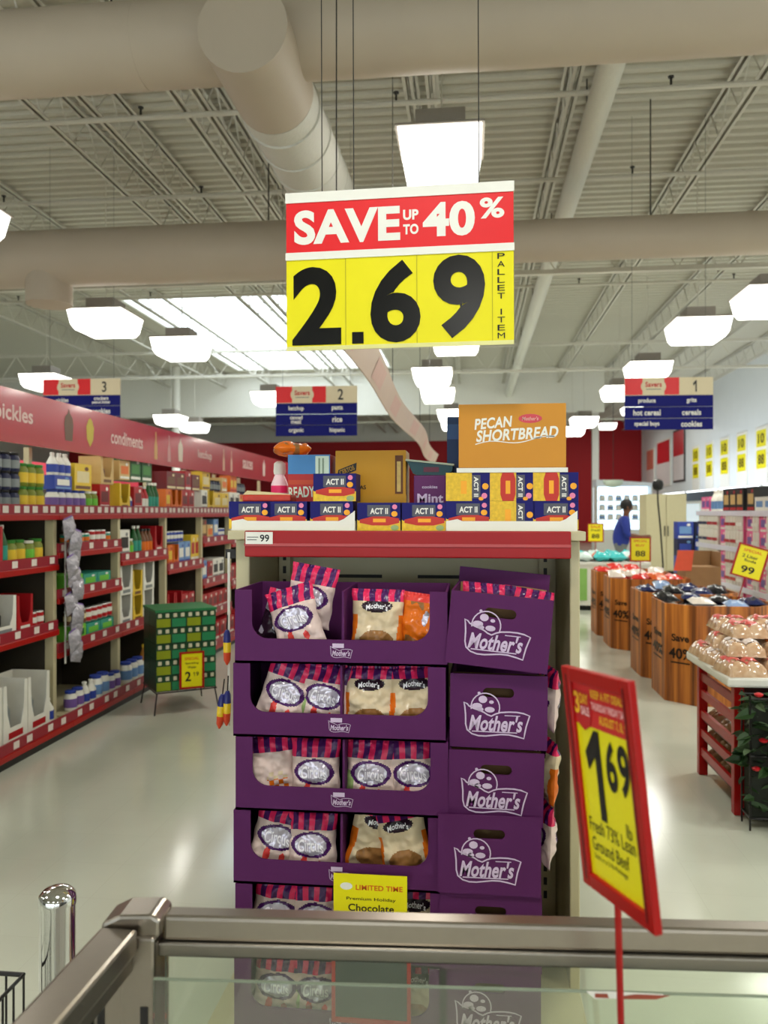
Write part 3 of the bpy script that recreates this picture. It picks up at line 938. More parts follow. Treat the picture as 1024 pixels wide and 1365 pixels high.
# yellow case with raised front
t = thing('snack_case', 'mustard yellow snack case behind the middle popcorn boxes', 'carton', (gx(494, 2.62), 2.62, Z0))
M_must = mat('mustard_carton', (190, 136, 18), .5, var=.05)
MB().box(-.118, .118, 0, .14, 0, .262).build('carton', M_must, t, bevel=.002)
MB().box(-.12, .12, -.012, 0, .0, .115).build('tray_lip', M_must, t)
mb = MB()
mb.face([(-.112, .170), (-.048, .196), (-.046, .222), (-.108, .198)], -.0010, 0)
mb.text('CERTOS', -.079, .197, -.0014, .016, .052, 1, .03, rot=.36)
mb.text('NADAS', -.045, .130, -.0126, .016, .06, 0, .02) if False else mb.text('NADAS', -.045, .140, -.0014, .014, .06, 0, .02)
sb_ = MB().rect(.082, .108, .118, .245, -.0010, 0); sb_.rect(.088, .101, .125, .225, -.0014, 1)
sb_.build('picture_print', [mat('brown_print', (96, 52, 20), .5, var=.4, scale=40), mat('straw_print', (196, 166, 96), .5, var=.3, scale=60)], t)
mb.build('print', [M_black, mat('mustard_ink', (160, 120, 30), .5), mat('brown_print', (96, 52, 20), .5, var=.4, scale=40), mat('straw_print', (196, 166, 96), .5, var=.3, scale=60)], t)
t = thing('snack_carton', 'blue and red snack carton with pale panel, left of the mustard case', 'carton', (gx(412, 2.62), 2.62, Z0))
MB().box(-.072, .072, 0, .14, 0, .250).build('carton', mat('red_carton', (178, 44, 44), .5), t, bevel=.002)
mb = MB()
mb.rect(-.0715, .0715, .185, .2495, -.0008, 0); mb.rect(.022, .068, .145, .245, -.0012, 1)
mb.text('READY', -.025, .125, -.0014, .036, .088, 1, .02, rot=.05); mb.rect(-.07, .018, .15, .165, -.0011, 3)
mb.rect(-.0715, .0715, .08, .092, -.0011, 2)
mb.rect(.032, .038, .155, .238, -.0014, 4); mb.rect(.045, .051, .155, .238, -.0014, 4)
mb.build('print', [mat('sky_print', (70, 130, 190), .5), mat('pale_green_print', (206, 222, 206), .5), M_popy, mat('rust_print', (190, 70, 40), .5), mat('grey_ink', (130, 150, 130), .5)], t)
p = bag_proto('orange', 77, .13, .15, .05, 'orange snack bag')
put(p, (gx(390, 2.66), 2.655, Z0 + .2515 + .024), 0, 'orange snack bag lying flat on the blue and red carton', None, rot=(-PI / 2 + .0, 0, .25))
bpy.context.view_layer.update()
t = thing('purple_carton', 'purple carton with white print between popcorn boxes and teal tray', 'carton', (gx(573, 2.60), 2.60, Z0))
MB().box(-.052, .052, 0, .12, 0, .178).build('carton', mat('magenta_carton', (96, 28, 94), .5), t, bevel=.002)
mb = MB()
mb.text('cookies', 0, .140, -.001, .010, .05, 0, .02); mb.text('Mint', .002, .103, -.001, .030, .085, 0, .03)
mb.build('lettering', M_lilac, t)
t = thing('teal_tray', 'dark teal snack tray lying tilted on the purple carton', 'tray', (gx(573, 2.60), 2.60, Z0 + .1785))
M_teal = mat('teal_tray', (14, 62, 70), .4)
mb = MB()
mb.plate([(-.075, .046), (-.055, .006), (-.04, .0), (.052, .0), (.072, .012), (.075, .030)], 0, .12); mb.build('tray', M_teal, t)
MB().plate([(-.079, .047), (.079, .030), (.079, .036), (-.079, .053)], -.004, .124).build('rim', mat('pale_rim', (170, 180, 160), .5), t)
MB().rect(-.02, .03, .010, .026, -.001).build('print', mat('wine_print', (96, 40, 60), .5), t)
t = thing('flat_snack_pack', 'flat red and white snack pack on the far left popcorn boxes', 'pack', (gx(350, 2.5), 2.53, zt + PH + .0005))
MB().box(-.075, .085, 0, .09, 0, .022).build('pack', mat('red_pack', (204, 60, 40), .4, var=.3, scale=30), t, bevel=.004)
mb = MB()
mb.plate([(-.075, .023), (.085, .022), (.02, .030), (-.06, .036)], .004, .085); mb.build('film', mat('cream_film', (226, 206, 150), .3), t)
t = thing('white_bottle', 'white and pink bottle with rounded cap behind the left popcorn boxes', 'bottle', (gx(371, 2.72), 2.74, Z0))
MB().lathe([(.026, 0), (.03, .01), (.03, .155), (.018, .185), (.016, .19)], 14).build('body', mat('bottle_white', (248, 214, 222), .3), t, True)
MB().lathe([(.02, .19), (.022, .2), (.02, .228), (.01, .236)], 14).build('cap', M_paper, t, True)
MB().lathe([(.0306, .06), (.0306, .10)], 14).build('label', mat('hot_pink', (240, 50, 110), .4), t, True)
MB().lathe([(.0306, .125), (.0306, .150)], 14).build('label', mat('hot_pink', (240, 50, 110), .4), t, True)

# ================================================================== PRODUCTS (kept out of the scene until put)
def C_(name, rgb, **k): return mat('c_' + name, rgb, **k)
PAL = dict(navy=(34, 38, 70), dkgreen=(24, 84, 34), green=(60, 130, 50), lime=(110, 190, 60), olive=(120, 130, 40), red=(176, 26, 34),
           maroon=(110, 24, 28), yellow=(226, 190, 50), tan=(206, 172, 110), orange=(224, 112, 30), white=(232, 230, 220), brown=(110, 66, 34),
           blue=(50, 70, 160), sky=(110, 150, 200), grey=(130, 136, 136), black=(30, 28, 28), teal=(50, 150, 130), pink=(238, 104, 158), violet=(120, 90, 160), amber=(180, 120, 40), cream=(226, 210, 160))
def pc(n): return C_(n, PAL[n], rough=.4, var=.08)
def jar(body, lid, lab, r=.045, h=.15, desc=None):
    b = MB().lathe([(r * .92, 0), (r, .008), (r, h * .72), (r * .78, h * .84), (r * .76, h * .88)], 12)
    l = MB().lathe([(r * .84, h * .87), (r * .86, h * .88), (r * .86, h * .985), (r * .8, h)], 12)
    g = MB().lathe([(r + .0012, h * .16), (r + .0012, h * .60)], 12)
    return proto('jar', [('jar', b, [pc(body)], True), ('lid', l, [pc(lid)], True), ('label', g, [pc(lab)], True)], 2 * r + .004, 2 * r, h, desc or '%s jar with %s lid' % (body, lid), 'jar')
def bottle(body, cap, lab, r=.038, h=.24, desc=None):
    b = MB().lathe([(r * .92, 0), (r, .008), (r, h * .56), (r * .62, h * .74), (r * .36, h * .86), (r * .36, h * .92)], 12)
    l = MB().lathe([(r * .44, h * .9), (r * .44, h * .985), (r * .36, h)], 10)
    g = MB().lathe([(r + .0012, h * .12), (r + .0012, h * .48)], 12)
    return proto('bottle', [('bottle', b, [pc(body)], True), ('cap', l, [pc(cap)], True), ('label', g, [pc(lab)], True)], 2 * r + .004, 2 * r, h, desc or '%s bottle with %s cap' % (body, cap), 'bottle')
def can(lab, band, r=.038, h=.11, desc=None):
    b = MB().lathe([(r * .95, 0), (r, .004), (r, h - .004), (r * .95, h)], 12)
    g = MB().lathe([(r + .001, .010), (r + .001, h - .010)], 12)
    k = MB().lathe([(r + .002, h * .35), (r + .002, h * .68)], 12)
    return proto('can', [('can', b, [C_('tin', (190, 190, 186), rough=.3, metal=.8)], True), ('label', g, [pc(lab)], True), ('label_band', k, [pc(band)], True)], 2 * r + .004, 2 * r, h, desc or '%s can with %s band' % (lab, band), 'can')
def carton(body, panel, accent, w_=.16, d=.14, h=.2, desc=None):
    b = MB().box(-w_ / 2, w_ / 2, -d / 2, d / 2, 0, h)
    f = MB(); y = -d / 2 - .001
    f.rect(-w_ * .36, w_ * .36, h * .3, h * .72, y, 0)
    f.rect(-w_ * .44, w_ * .44, h * .06, h * .18, y, 1); f.disc(w_ * .2, h * .82, w_ * .12, h * .08, y, 1, 10)
    return proto('carton', [('carton', b, [pc(body)], False), ('front_print', f, [pc(panel), pc(accent)], False)], w_ + .004, d, h, desc or '%s carton with %s panel' % (body, panel), 'carton')
def open_case(body, inner, w_=.2, d=.2, h=.24, items='white', desc=None):
    """shelf-ready case: low curved front, goods standing in it as one dark mass with tops"""
    T = .006; hw = w_ / 2; hd = d / 2
    b = MB()
    b.box(-hw, hw, -hd, hd, 0, T); b.box(-hw, hw, hd - T, hd, T, h); b.box(-hw, -hw + T, -hd, hd - T, T, h); b.box(hw - T, hw, -hd, hd - T, T, h)
    b.plate([(-hw, T), (hw, T), (hw, h), (hw - w_ * .12, h), (hw - w_ * .16, h * .5), (hw - w_ * .28, h * .26), (0, h * .26)], -hd - T, -hd)
    b.plate([(-hw, T), (0, h * .26), (-hw + w_ * .28, h * .26), (-hw + w_ * .16, h * .5), (-hw + w_ * .12, h), (-hw, h)], -hd - T, -hd)
    g = MB().rect(-hw * .6, hw * .6, h * .07, h * .18, -hd - T - .001, 0)
    n = MB()
    r = w_ * .2
    for x in (-w_ * .22, w_ * .22):
        pass
    n.lathe([(r, T), (r, h * .5), (r * .45, h * .68), (r * .4, h * .82)], 10, 0, (0, -hd * .3, 0))
    return proto('display_case', [('display_case', b, [pc(body)], False), ('print', g, [pc(inner)], False), ('inner_jug', n, [pc(items)], True)], w_ + .004, d, h, desc or '%s open display case' % body, 'case')

PR = dict(
    navyjar=jar('navy', 'black', 'grey', .045, .12), picklejar=jar('olive', 'green', 'yellow', .048, .15), redjar=jar('red', 'white', 'yellow', .045, .13),
    whitebottle=bottle('white', 'white', 'blue', .04, .16), bluejar=jar('white', 'blue', 'violet', .045, .14), greenjar=jar('olive', 'white', 'lime', .045, .14),
    mayo=jar('white', 'blue', 'sky', .052, .17), ketchup=bottle('red', 'white', 'white', .036, .21), greenbottle=bottle('dkgreen', 'white', 'teal', .036, .25),
    mustard=bottle('yellow', 'yellow', 'brown', .035, .18), sauce=bottle('brown', 'black', 'orange', .035, .22), oil=bottle('amber', 'yellow', 'white', .04, .26),
    redcan=can('red', 'white'), greencan=can('dkgreen', 'lime'), tealcan=can('teal', 'orange', .04, .09), browncan=can('brown', 'cream'), bluecan=can('blue', 'white'),
    yellowbox=carton('yellow', 'cream', 'brown', .26, .2, .20), greenbox=carton('dkgreen', 'green', 'white', .22, .2, .20), maroonbox=carton('maroon', 'brown', 'cream', .24, .2, .17),
    redbox=carton('red', 'maroon', 'white', .17, .16, .2), bluetray=carton('blue', 'white', 'sky', .24, .18, .10), orangebox=carton('orange', 'yellow', 'red', .12, .14, .2),
    tanbox=carton('tan', 'orange', 'white', .2, .16, .16), whitebox=carton('white', 'black', 'grey', .2, .18, .22), limebox=carton('lime', 'dkgreen', 'yellow', .22, .2, .11),
    tealbox=carton('teal', 'lime', 'white', .22, .2, .10), yellowtall=carton('yellow', 'red', 'white', .12, .12, .28), pinkbox=carton('pink', 'white', 'violet', .14, .12, .2),
    brownbox=carton('brown', 'tan', 'red', .16, .14, .22), skybox=carton('sky', 'white', 'blue', .16, .14, .22),
    yellowcase=open_case('yellow', 'brown', .2, .18, .22, 'black'), browncase=open_case('tan', 'brown', .22, .18, .22, 'brown'), whitecase=open_case('white', 'red', .26, .26, .36, 'grey'),
    orangecase=open_case('orange', 'red', .14, .18, .2, 'amber'), redcase=open_case('red', 'white', .18, .2, .24, 'maroon'), whitecase2=open_case('white', 'grey', .24, .22, .25, 'black'))
ROT_L = PI / 2

NEARN = ['nearest', 'second', 'third', 'fourth', 'fifth', 'sixth', 'seventh', 'eighth']
def run(keys, xf, y0, y1, z, where, group, gap=.008, tiers=1, jitter=.006, rz=ROT_L, dirn=-1, up=''):
    """stand goods in a row from y0 to y1 behind the shelf edge xf; keys is a list of (key, count)"""
    y = y0; n = 0
    sx = -1 if rz > 0 else 1
    for key, cnt in keys:
        p = PR[key]
        for c in range(cnt):
            if y + p.w > y1: return y
            for tr in range(tiers):
                lab = '%s%s, %s along %s' % (((('lower ', 'upper ') if tiers == 2 else ('lower ', 'middle ', 'upper '))[tr]) if tiers > 1 else up, p.desc, ORD[min(n, 29)], where)
                put(p, (xf + sx * (.02 + p.d / 2 + random.uniform(0, jitter)), y + p.w / 2, z + tr * (p.h + .0004)), rz, lab, group)
            y += p.w + gap; n += 1
    return y

# ================================================================== LEFT GONDOLA
M_chan = mat('channel_maroon', (148, 34, 48), .35, spec=.3)
M_tag = mat('price_tag_card', (226, 214, 206), .5)
LXF, LXB = -2.88, -3.38
EDGE = [3.25 + 1.01 * i for i in range(11)]
LEV = [[1.25, .8], [1.22, .77], [1.30, .98, .60], [1.18, .60], [1.03, .52], [1.25, .80, .45], [1.2, .7], [1.2, .75], [1.2, .75], [1.2, .75]]
tag_me = MB().box(0, .002, -.03, .03, -.022, .022).mesh('price_tag', [M_tag])
for b in range(10):
    ya, yb = EDGE[b], EDGE[b + 1]
    nm = (['foremost'] + NEARN + ['last'])[b]
    t = thing('shelf_unit', 'left aisle shelf unit with red price rails, %s bay' % nm, 'shelf', (0, 0, 0), group='left gondola bays')
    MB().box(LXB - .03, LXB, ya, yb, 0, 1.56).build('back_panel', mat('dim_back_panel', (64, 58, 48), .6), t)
    MB().box(LXF - .06, LXF, yb - .045, yb - .001, 0.0, 1.53).build('upright_post', M_cream, t)
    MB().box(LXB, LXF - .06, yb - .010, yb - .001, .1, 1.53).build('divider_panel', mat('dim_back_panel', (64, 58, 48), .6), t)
    MB().box(-3.10, -3.06, yb - .04, yb - .001, 1.57, 2.0).build('band_support', M_cream, t)
    for li, z in enumerate([1.57] + LEV[b] + [.13]):
        xf = LXF + (.0 if li < len(LEV[b]) + 1 else .10)
        s = MB().box(LXB, xf, ya + .002, yb - .046, z - .022, z - .0005).build('shelf', M_cream if li else M_cream, t)
        MB().box(xf, xf + .012, ya, yb, z - .035, z + .03).build('price_channel', M_chan, s)
        MB().box(xf, xf + .022, ya, yb, z - .075, z - .0355).build('bumper', M_red, s, bevel=.004)
        if b in range(1, 7):
            nt_ = 9 if li == 0 else (5 if b < 5 else 4)
            for q in range(nt_):
                o = bpy.data.objects.new('price_tag', tag_me); COL.objects.link(o); o.parent = s
                o.location = (xf + .0122, ya + (q + .5 + random.uniform(-.15, .15)) * 1.01 / nt_, z - .003)
    MB().box(LXB, LXF + .09, ya, yb, 0, .054).build('plinth', M_dark, t)

# red band over the left gondola
t = thing('red_band', 'long red pickles and condiments band above the left shelves', 'band', (0, 0, 0))
M_band = mat('red_band', (178, 44, 56), .22, var=.05, scale=3, coat=.3)
BX = -2.87
MB().box(BX - .02, BX, 3.0, 13.5, 1.985, 2.325).build('band', M_band, t)
R90 = Matrix.Rotation(PI / 2, 4, 'Z')
def band_item(name, fn, mats):
    mb = MB(); fn(mb)
    vs = [(BX + .0014 - y * 1.0, x, z) for x, y, z in mb.v]
    mb.v = vs
    mb.build(name, mats, t)
M_bandw = mat('band_white', (226, 196, 190), .4)
for word, y, z, h, wd in (('pickles', 4.74, 2.16, .13, .42), ('condiments', 6.40, 2.155, .11, .62), ('ketchup', 8.35, 2.155, .11, .45), ('sauces', 10.0, 2.155, .11, .45), ('spices', 11.7, 2.155, .11, .45)):
    if word == 'spices': continue
    band_item('lettering', lambda mb: mb.text(word, y, z, 0, h, wd, 0, .02), [M_bandw])
pot = [(-.05, -.1), (.05, -.1), (.065, .02), (.05, .07), (.02, .09), (.0, .13), (-.02, .09), (-.05, .07), (-.065, .02)]
pep = [(0, -.12), (.05, -.06), (.06, .03), (.03, .08), (0, .10), (-.03, .08), (-.06, .03), (-.05, -.06)]
btl = [(-.035, -.12), (.035, -.12), (.035, .0), (.012, .06), (.012, .13), (-.012, .13), (-.012, .06), (-.035, 0)]
for nm, poly, y, z, col in (('pickle_print', pot, 5.42, 2.16, (110, 84, 66)), ('pepper_print', pep, 5.74, 2.16, (196, 176, 60)), ('bottle_print', btl, 7.0, 2.15, (206, 160, 96)),
                            ('bottle_print', btl, 7.32, 2.15, (206, 150, 150)), ('jar_print', pot, 7.62, 2.15, (220, 206, 190)), ('bottle_print', btl, 9.0, 2.15, (220, 170, 140)), ('bottle_print', btl, 9.3, 2.15, (220, 170, 150)), ('jar_print', pot, 10.8, 2.15, (226, 200, 190)), ('jar_print', pot, 11.5, 2.15, (226, 200, 190))):
    band_item(nm, lambda mb: mb.face([(y + a, z + b) for a, b in poly], 0), [mat('print_%d_%d_%d' % col, col, .4)])
for y in (3.3, 6.0, 9.0, 12.0):
    pass

G = 'goods on the left gondola'
TS = 1.57
# top shelf, bay by bay (b = 1 is the nearest one in view)
def tsh(b): return "top shelf of %s left bay" % NEARN[b - 1]
run([('navyjar', 7), ('redjar', 3)], LXF, EDGE[0] + .15, EDGE[1] - .03, TS, 'top shelf of foremost left bay', G, tiers=2)
y = run([('navyjar', 6)], LXF, EDGE[1] + .05, EDGE[2], TS, tsh(1) + ' navy stack', G, tiers=3, gap=.002)
y = run([('picklejar', 3)], LXF, y, EDGE[2] + .05, TS, tsh(1) + ' pickle stack', G, tiers=2, gap=.002)
y = max(y, EDGE[2] + .02)
run([('bluejar', 5), ('greenjar', 2), ('redbox', 2)], LXF, y, EDGE[3] - .01, TS, tsh(2), G, gap=.003)
run([('bluetray', 1)], LXF, y, EDGE[3], TS + .1405, tsh(2), G)
run([('whitebottle', 3)], LXF, y, y + .26, TS + .241, tsh(2), G, up='topmost ', gap=.002)
run([('yellowbox', 1)], LXF, y + .28, EDGE[3], TS + .1405, tsh(2), G, up='upper ')
run([('browncase', 1)], LXF, y + .68, EDGE[3] + .1, TS + .2005, tsh(2), G, up='upper ')
y = run([('yellowcase', 1), ('whitebottle', 1), ('redbox', 1), ('ketchup', 2), ('greenbottle', 3), ('brownbox', 1)], LXF, EDGE[3] + .03, EDGE[4] - .02, TS, tsh(3), G, gap=.004)
run([('tanbox', 1), ('greenbox', 1), ('greenbox', 1)], LXF, EDGE[3] + .04, EDGE[4] - .02, TS + .2505, tsh(3), G, up='upper ')
y = run([('orangebox', 1), ('orangecase', 2), ('redbox', 2)], LXF, EDGE[4] + .03, EDGE[5] - .02, TS, tsh(4), G, gap=.004)
run([('maroonbox', 2), ('redbox', 1), ('maroonbox', 1)], LXF, EDGE[4] + .05, EDGE[5] - .02, TS + .2005, tsh(4), G, up='upper ')
y = run([('whitebox', 1), ('yellowcase', 1), ('yellowbox', 2)], LXF, EDGE[5] + .03, EDGE[6] - .02, TS, tsh(5), G, gap=.004)
run([('yellowbox', 1), ('navyjar', 4), ('tanbox', 1)], LXF, EDGE[5] + .05, EDGE[6] - .02, TS + .2205, tsh(5), G, up='upper ')
y = run([('whitebox', 2), ('orangebox', 2), ('skybox', 1)], LXF, EDGE[6] + .03, EDGE[7] - .02, TS, tsh(6), G, gap=.004)
run([('orangebox', 2), ('navyjar', 4)], LXF, EDGE[6] + .05, EDGE[7] - .02, TS + .2205, tsh(6), G, up='upper ')
run([('skybox', 2), ('whitebox', 2), ('redbox', 1)], LXF, EDGE[7] + .03, EDGE[8] - .02, TS, tsh(7), G)
run([('pinkbox', 3), ('whitebox', 2)], LXF, EDGE[8] + .03, EDGE[9] - .02, TS, tsh(8), G)
# lower shelves
def sh(b, n): return '%s shelf of %s left bay' % (n, NEARN[b - 1])
run([('sauce', 2), ('redcase', 1), ('greenbottle', 1), ('picklejar', 2), ('greenjar', 1), ('picklejar', 2)], LXF, EDGE[1] + .05, EDGE[2] - .04, 1.22, sh(1, 'second'), G)
run([('whitecase2', 2), ('redcase', 1), ('redcan', 2)], LXF, EDGE[1] + .05, EDGE[2] - .04, .77, sh(1, 'third'), G)
run([('whitecase', 3), ('whitebottle', 2)], LXF + .08, EDGE[1] + .0, EDGE[2] - .04, .13, sh(1, 'bottom'), G)
run([('tealcan', 4), ('redcan', 3), ('tealcan', 4)], LXF, EDGE[2] + .2, EDGE[3] - .03, 1.30, sh(2, 'second'), G, tiers=1)
run([('limebox', 1), ('tealbox', 2)], LXF, EDGE[2] + .2, EDGE[3] - .03, .98, sh(2, 'third'), G)
run([('tealcan', 9)], LXF - .02, EDGE[2] + .2, EDGE[3] - .03, 1.0805, sh(2, 'third'), G, up='upper ') if False else None
run([('limebox', 1), ('tealbox', 2)], LXF, EDGE[2] + .25, EDGE[3] - .03, .60, sh(2, 'fourth'), G)
run([('browncan', 3), ('redcan', 5)], LXF, EDGE[2] + .25, EDGE[3] - .03, .7105, sh(2, 'fourth'), G, up='upper ')
run([('bluejar', 2), ('whitebottle', 2), ('mayo', 2), ('bluejar', 2)], LXF + .08, EDGE[2] + .12, EDGE[3] - .03, .13, sh(2, 'bottom'), G)
run([('whitebox', 1), ('greenjar', 1), ('greenbottle', 2), ('sauce', 3), ('redcase', 1)], LXF, EDGE[3] + .04, EDGE[4] - .03, 1.18, sh(3, 'second'), G)
run([('whitecase2', 1), ('yellowcase', 1), ('whitecase2', 2)], LXF, EDGE[3] + .04, EDGE[4] - .03, .60, sh(3, 'third'), G, tiers=2)
run([('mayo', 3), ('oil', 3), ('sauce', 4)], LXF + .08, EDGE[3] + .04, EDGE[4] - .03, .13, sh(3, 'bottom'), G)
run([('orangebox', 1), ('orangecase', 1), ('skybox', 2), ('yellowtall', 2)], LXF, EDGE[4] + .08, EDGE[5] - .03, 1.03, sh(4, 'second'), G)
run([('bluecan', 5), ('tanbox', 1)], LXF, EDGE[4] + .08, EDGE[5] - .3, 1.2505, sh(4, 'second'), G, up='upper ')
run([('redcase', 2), ('redbox', 2)], LXF, EDGE[4] + .08, EDGE[5] - .03, .52, sh(4, 'third'), G, tiers=1)
run([('pinkbox', 3), ('redbox', 2)], LXF, EDGE[4] + .08, EDGE[5] - .03, .765, sh(4, 'third'), G, up='upper ') if False else None
run([('brownbox', 1), ('tanbox', 1), ('skybox', 1), ('bluecan', 3)], LXF, EDGE[5] + .05, EDGE[6] - .03, 1.25, sh(5, 'second'), G)
run([('skybox', 1), ('redbox', 1), ('whitebox', 2)], LXF, EDGE[5] + .05, EDGE[6] - .03, .80, sh(5, 'third'), G)
run([('whitebox', 3)], LXF, EDGE[5] + .12, EDGE[6] - .03, 1.0205, sh(5, 'third'), G, up='upper ') if False else None
run([('redbox', 5)], LXF, EDGE[5] + .05, EDGE[6] - .03, .45, sh(5, 'fourth'), G)
run([('redbox', 5)], LXF + .08, EDGE[5] + .05, EDGE[6] - .03, .13, sh(5, 'bottom'), G)
for b in (6, 7):
    run([('skybox', 1), ('redbox', 2), ('whitebox', 1), ('pinkbox', 1)], LXF, EDGE[b] + .05, EDGE[b + 1] - .03, 1.2, sh(b, 'second'), G)
    run([('redbox', 3), ('pinkbox', 2)], LXF, EDGE[b] + .05, EDGE[b + 1] - .03, LEV[b][1], sh(b, 'third'), G)
    run([('redbox', 5)], LXF + .08, EDGE[b] + .05, EDGE[b + 1] - .03, .13, sh(b, 'bottom'), G)

# second gondola further left, only its band and top shelf show
t = thing('far_red_band', 'pinkish red band on the farther left gondola, seen under the first band', 'band', (0, 0, 0))
MB().box(-6.52, -6.5, 4.0, 15.0, 1.985, 2.30).build('band', mat('far_band', (214, 60, 84), .3), t)
for y in (4.5, 8.0, 11.5, 14.9):
    MB().box(-6.60, -6.56, y - .02, y + .02, 1.6, 2.0).build('band_support', M_cream, t)
t = thing('far_gondola', 'farther left gondola behind the condiments shelves', 'gondola', (0, 0, 0))
MB().box(-7.1, -6.5, 4.0, 15.0, 0, .12).build('base', M_dark, t)
MB().box(-6.83, -6.79, 4.0, 15.0, .12, 1.6).build('spine_panel', M_cream, t)
for z in (.6, 1.1, 1.58):
    MB().box(-6.79, -6.5, 4.0, 15.0, z - .03, z).build('shelf', M_cream, t); MB().box(-6.5, -6.49, 4.0, 15.0, z - .07, z).build('price_channel', M_red, t)

# clip strip of silvery packets on the second post
yb = EDGE[2] + .07
t = thing('clip_strip', 'clear hanging clip strip on the post after the nearest left bay', 'strip', (LXF + .028, yb, 0))
MB().box(-.001, .001, -.012, .012, .48, 1.50).build('strip', M_paper, t)
M_film = mat('silver_film', (176, 172, 182), .12, .25, var=.35, scale=60, bump=.6)
def packet(seed, w_, h, d, mt, desc, name='packet'):
    nx, nz = 8, 10
    mb = MB()
    for side in (-1, 1):
        vs = []
        for j in range(nz + 1):
            for i in range(nx + 1):
                u = -1 + 2 * i / nx; v = j / nz
                bul = max(0, 1 - u * u) ** .5 * max(0, math.sin(PI * v)) ** .5
                q = noise.noise(Vector((u * 2.5 + seed, v * 4, side * 3)))
                vs.append((u * w_ / 2, side * (d / 2 * bul + .35 * d * q * bul), v * h))
        n = len(mb.v); mb.v += vs
        for j in range(nz):
            for i in range(nx):
                a = n + j * (nx + 1) + i
                f = (a, a + 1, a + nx + 2, a + nx + 1)
                mb.f.append(f if side < 0 else f[::-1]); mb.m.append(0)
    hd = MB().box(-w_ * .4, w_ * .4, -.0015, .0015, h * .94, h * 1.06)
    return proto(name, [(name, mb, [mt], True), ('header', hd, [pc('violet') if 'silver' in desc else pc('cream')], False)], w_, d, h, desc, 'packet')
PK = [packet(s, .15, .15, .06, M_film, 'crinkled silver packet') for s in (1, 2, 3)]
for k in range(11):
    z = 1.36 - k * .088
    put(PK[k % 3], (LXF + .066 + .018 * (k % 2), yb + .02 + .025 * ((k * 7) % 3 - 1) + .005 * k, z), ROT_L, 'crinkled silver packet on the clip strip, %s from the top' % ORD[k], 'packets on the clip strip', rot=(0, .22 * ((k * 5) % 3 - 1), ROT_L))

# stacked green can packs on a wire stand, turned towards the aisle
SX, SY, SA = -2.33, 6.16, math.radians(35)
sca, ssa = math.cos(SA), math.sin(SA)
def st(a, b, z=0.0): return (SX + a * sca - b * ssa, SY + a * ssa + b * sca, z)
t = thing('wire_stand', 'thin black wire stand under the green can packs', 'stand', (SX, SY, 0), SA)
MB().tube([(-.235, -.23, .165), (.235, -.23, .165), (.235, .22, .165), (-.235, .22, .165)], .006, 6, closed=True).build('top_ring', M_wire, t)
for (a, b) in ((-1, -1), (1, -1), (1, 1), (-1, 1)):
    MB().tube([(a * .225, b * .215, .165), (a * .25, b * .24, 0)], .006, 6).build('leg', M_wire, t)
for i in range(7):
    x = -.21 + i * .07
    MB().tube([(x, -.23, .168), (x, .22, .168)], .003, 5).build('cross_wire', M_wire, t)
M_canlab = mat('can_yellow', (140, 152, 26), .4)
def can_pack(lab, nm):
    w_, d, h = .115, .215, .118
    b = MB().box(-w_ / 2, w_ / 2, -d / 2, d / 2, 0, h)
    f = MB().rect(-w_ * .46, w_ * .46, h * .06, h * .60, -d / 2 - .001, 0)
    kids = [('can_pack', b, [M_dgreen], False), ('front_label', f, [lab], False)]
    for x in (-w_ * .25, w_ * .25):
        c = MB().lathe([(.024, h * .70), (.024, h * .93), (.02, h * .95)], 10, 0, (x, -d / 2 + .018, 0))
        kids.append(('can_top', c, [mat('can_cream', (206, 200, 170), .35)], True))
    s_ = MB().box(-w_ / 2 - .001, -w_ / 2, -d * .42, d * .42, h * .10, h * .60)
    kids.append(('side_label', s_, [M_dgreen], False))
    return proto('can_pack', kids, w_, d, h, '%s labelled green can pack' % nm, 'can pack')
CPK = [can_pack(M_canlab, 'yellow'), can_pack(mat('can_green', (40, 130, 84), .4), 'green')]
for lay in range(5):
    for dep in range(2):
        for c in range(4):
            z = .172 + lay * .1215
            put(CPK[c % 2], st(-.1755 + c * .117, -.113 + dep * .219, z), SA,
                '%s label can pack, %s from left, layer %s up, %s row' % (('yellow', 'green')[c % 2], ORD[c], ORD[lay], ('front', 'rear')[dep]), 'green can packs on the wire stand')
t = thing('cover_board', 'flat green board on top of the stacked can packs', 'board', (SX, SY, .172 + 5 * .1215), SA)
MB().box(-.24, .24, -.225, .22, 0, .018).build('board', mat('mint_board', (40, 120, 70), .5), t)
def price_card(name, label, loc, rz, wd, h, rows, tilt=0.0, frame=True, stick=None, cat='sign'):
    t = thing(name, label, cat, loc)
    t.rotation_euler = (0, tilt, rz)
    MB().box(-wd / 2, wd / 2, -.004, 0, 0, h).build('card', M_yellow, t)
    if frame:
        for a in ((-wd / 2 - .012, -wd / 2 + .004, -.01, h + .01), (wd / 2 - .004, wd / 2 + .012, -.01, h + .01)):
            MB().box(a[0], a[1], -.008, .004, a[2], a[3]).build('frame_side', M_red, t)
        for z in (-.010, h - .004):
            MB().box(-wd / 2 + .004, wd / 2 - .004, -.008, .004, z, z + .014).build('frame_rail', M_red, t)
    mb = MB()
    for (s, x, z, hh, ww, m) in rows:
        mb.text(s, x, z, -.0052, hh, ww, m, .02)
    mb.build('lettering', [M_black, mat('orange_ink', (216, 96, 20), .4), mat('brown_ink', (60, 46, 10), .4)], t)
    if stick: MB().cyl((0, .003, -stick), (0, .003, -.008), .005, n=8).build('stick', M_red, t)
    return t
SCARD = price_card('price_card', 'yellow 2.19 price card on the stacked green can packs', st(.035, -.245, .172 + .02), SA - .1, .165, .265,
           [('SPECIAL', 0, .222, .022, .11, 1), ('Sparkling', 0, .185, .018, .10, 2), ('Water', 0, .155, .018, .07, 2), ('2', -.03, .085, .075, .045, 0), ('9', .042, .10, .032, .022, 0)])
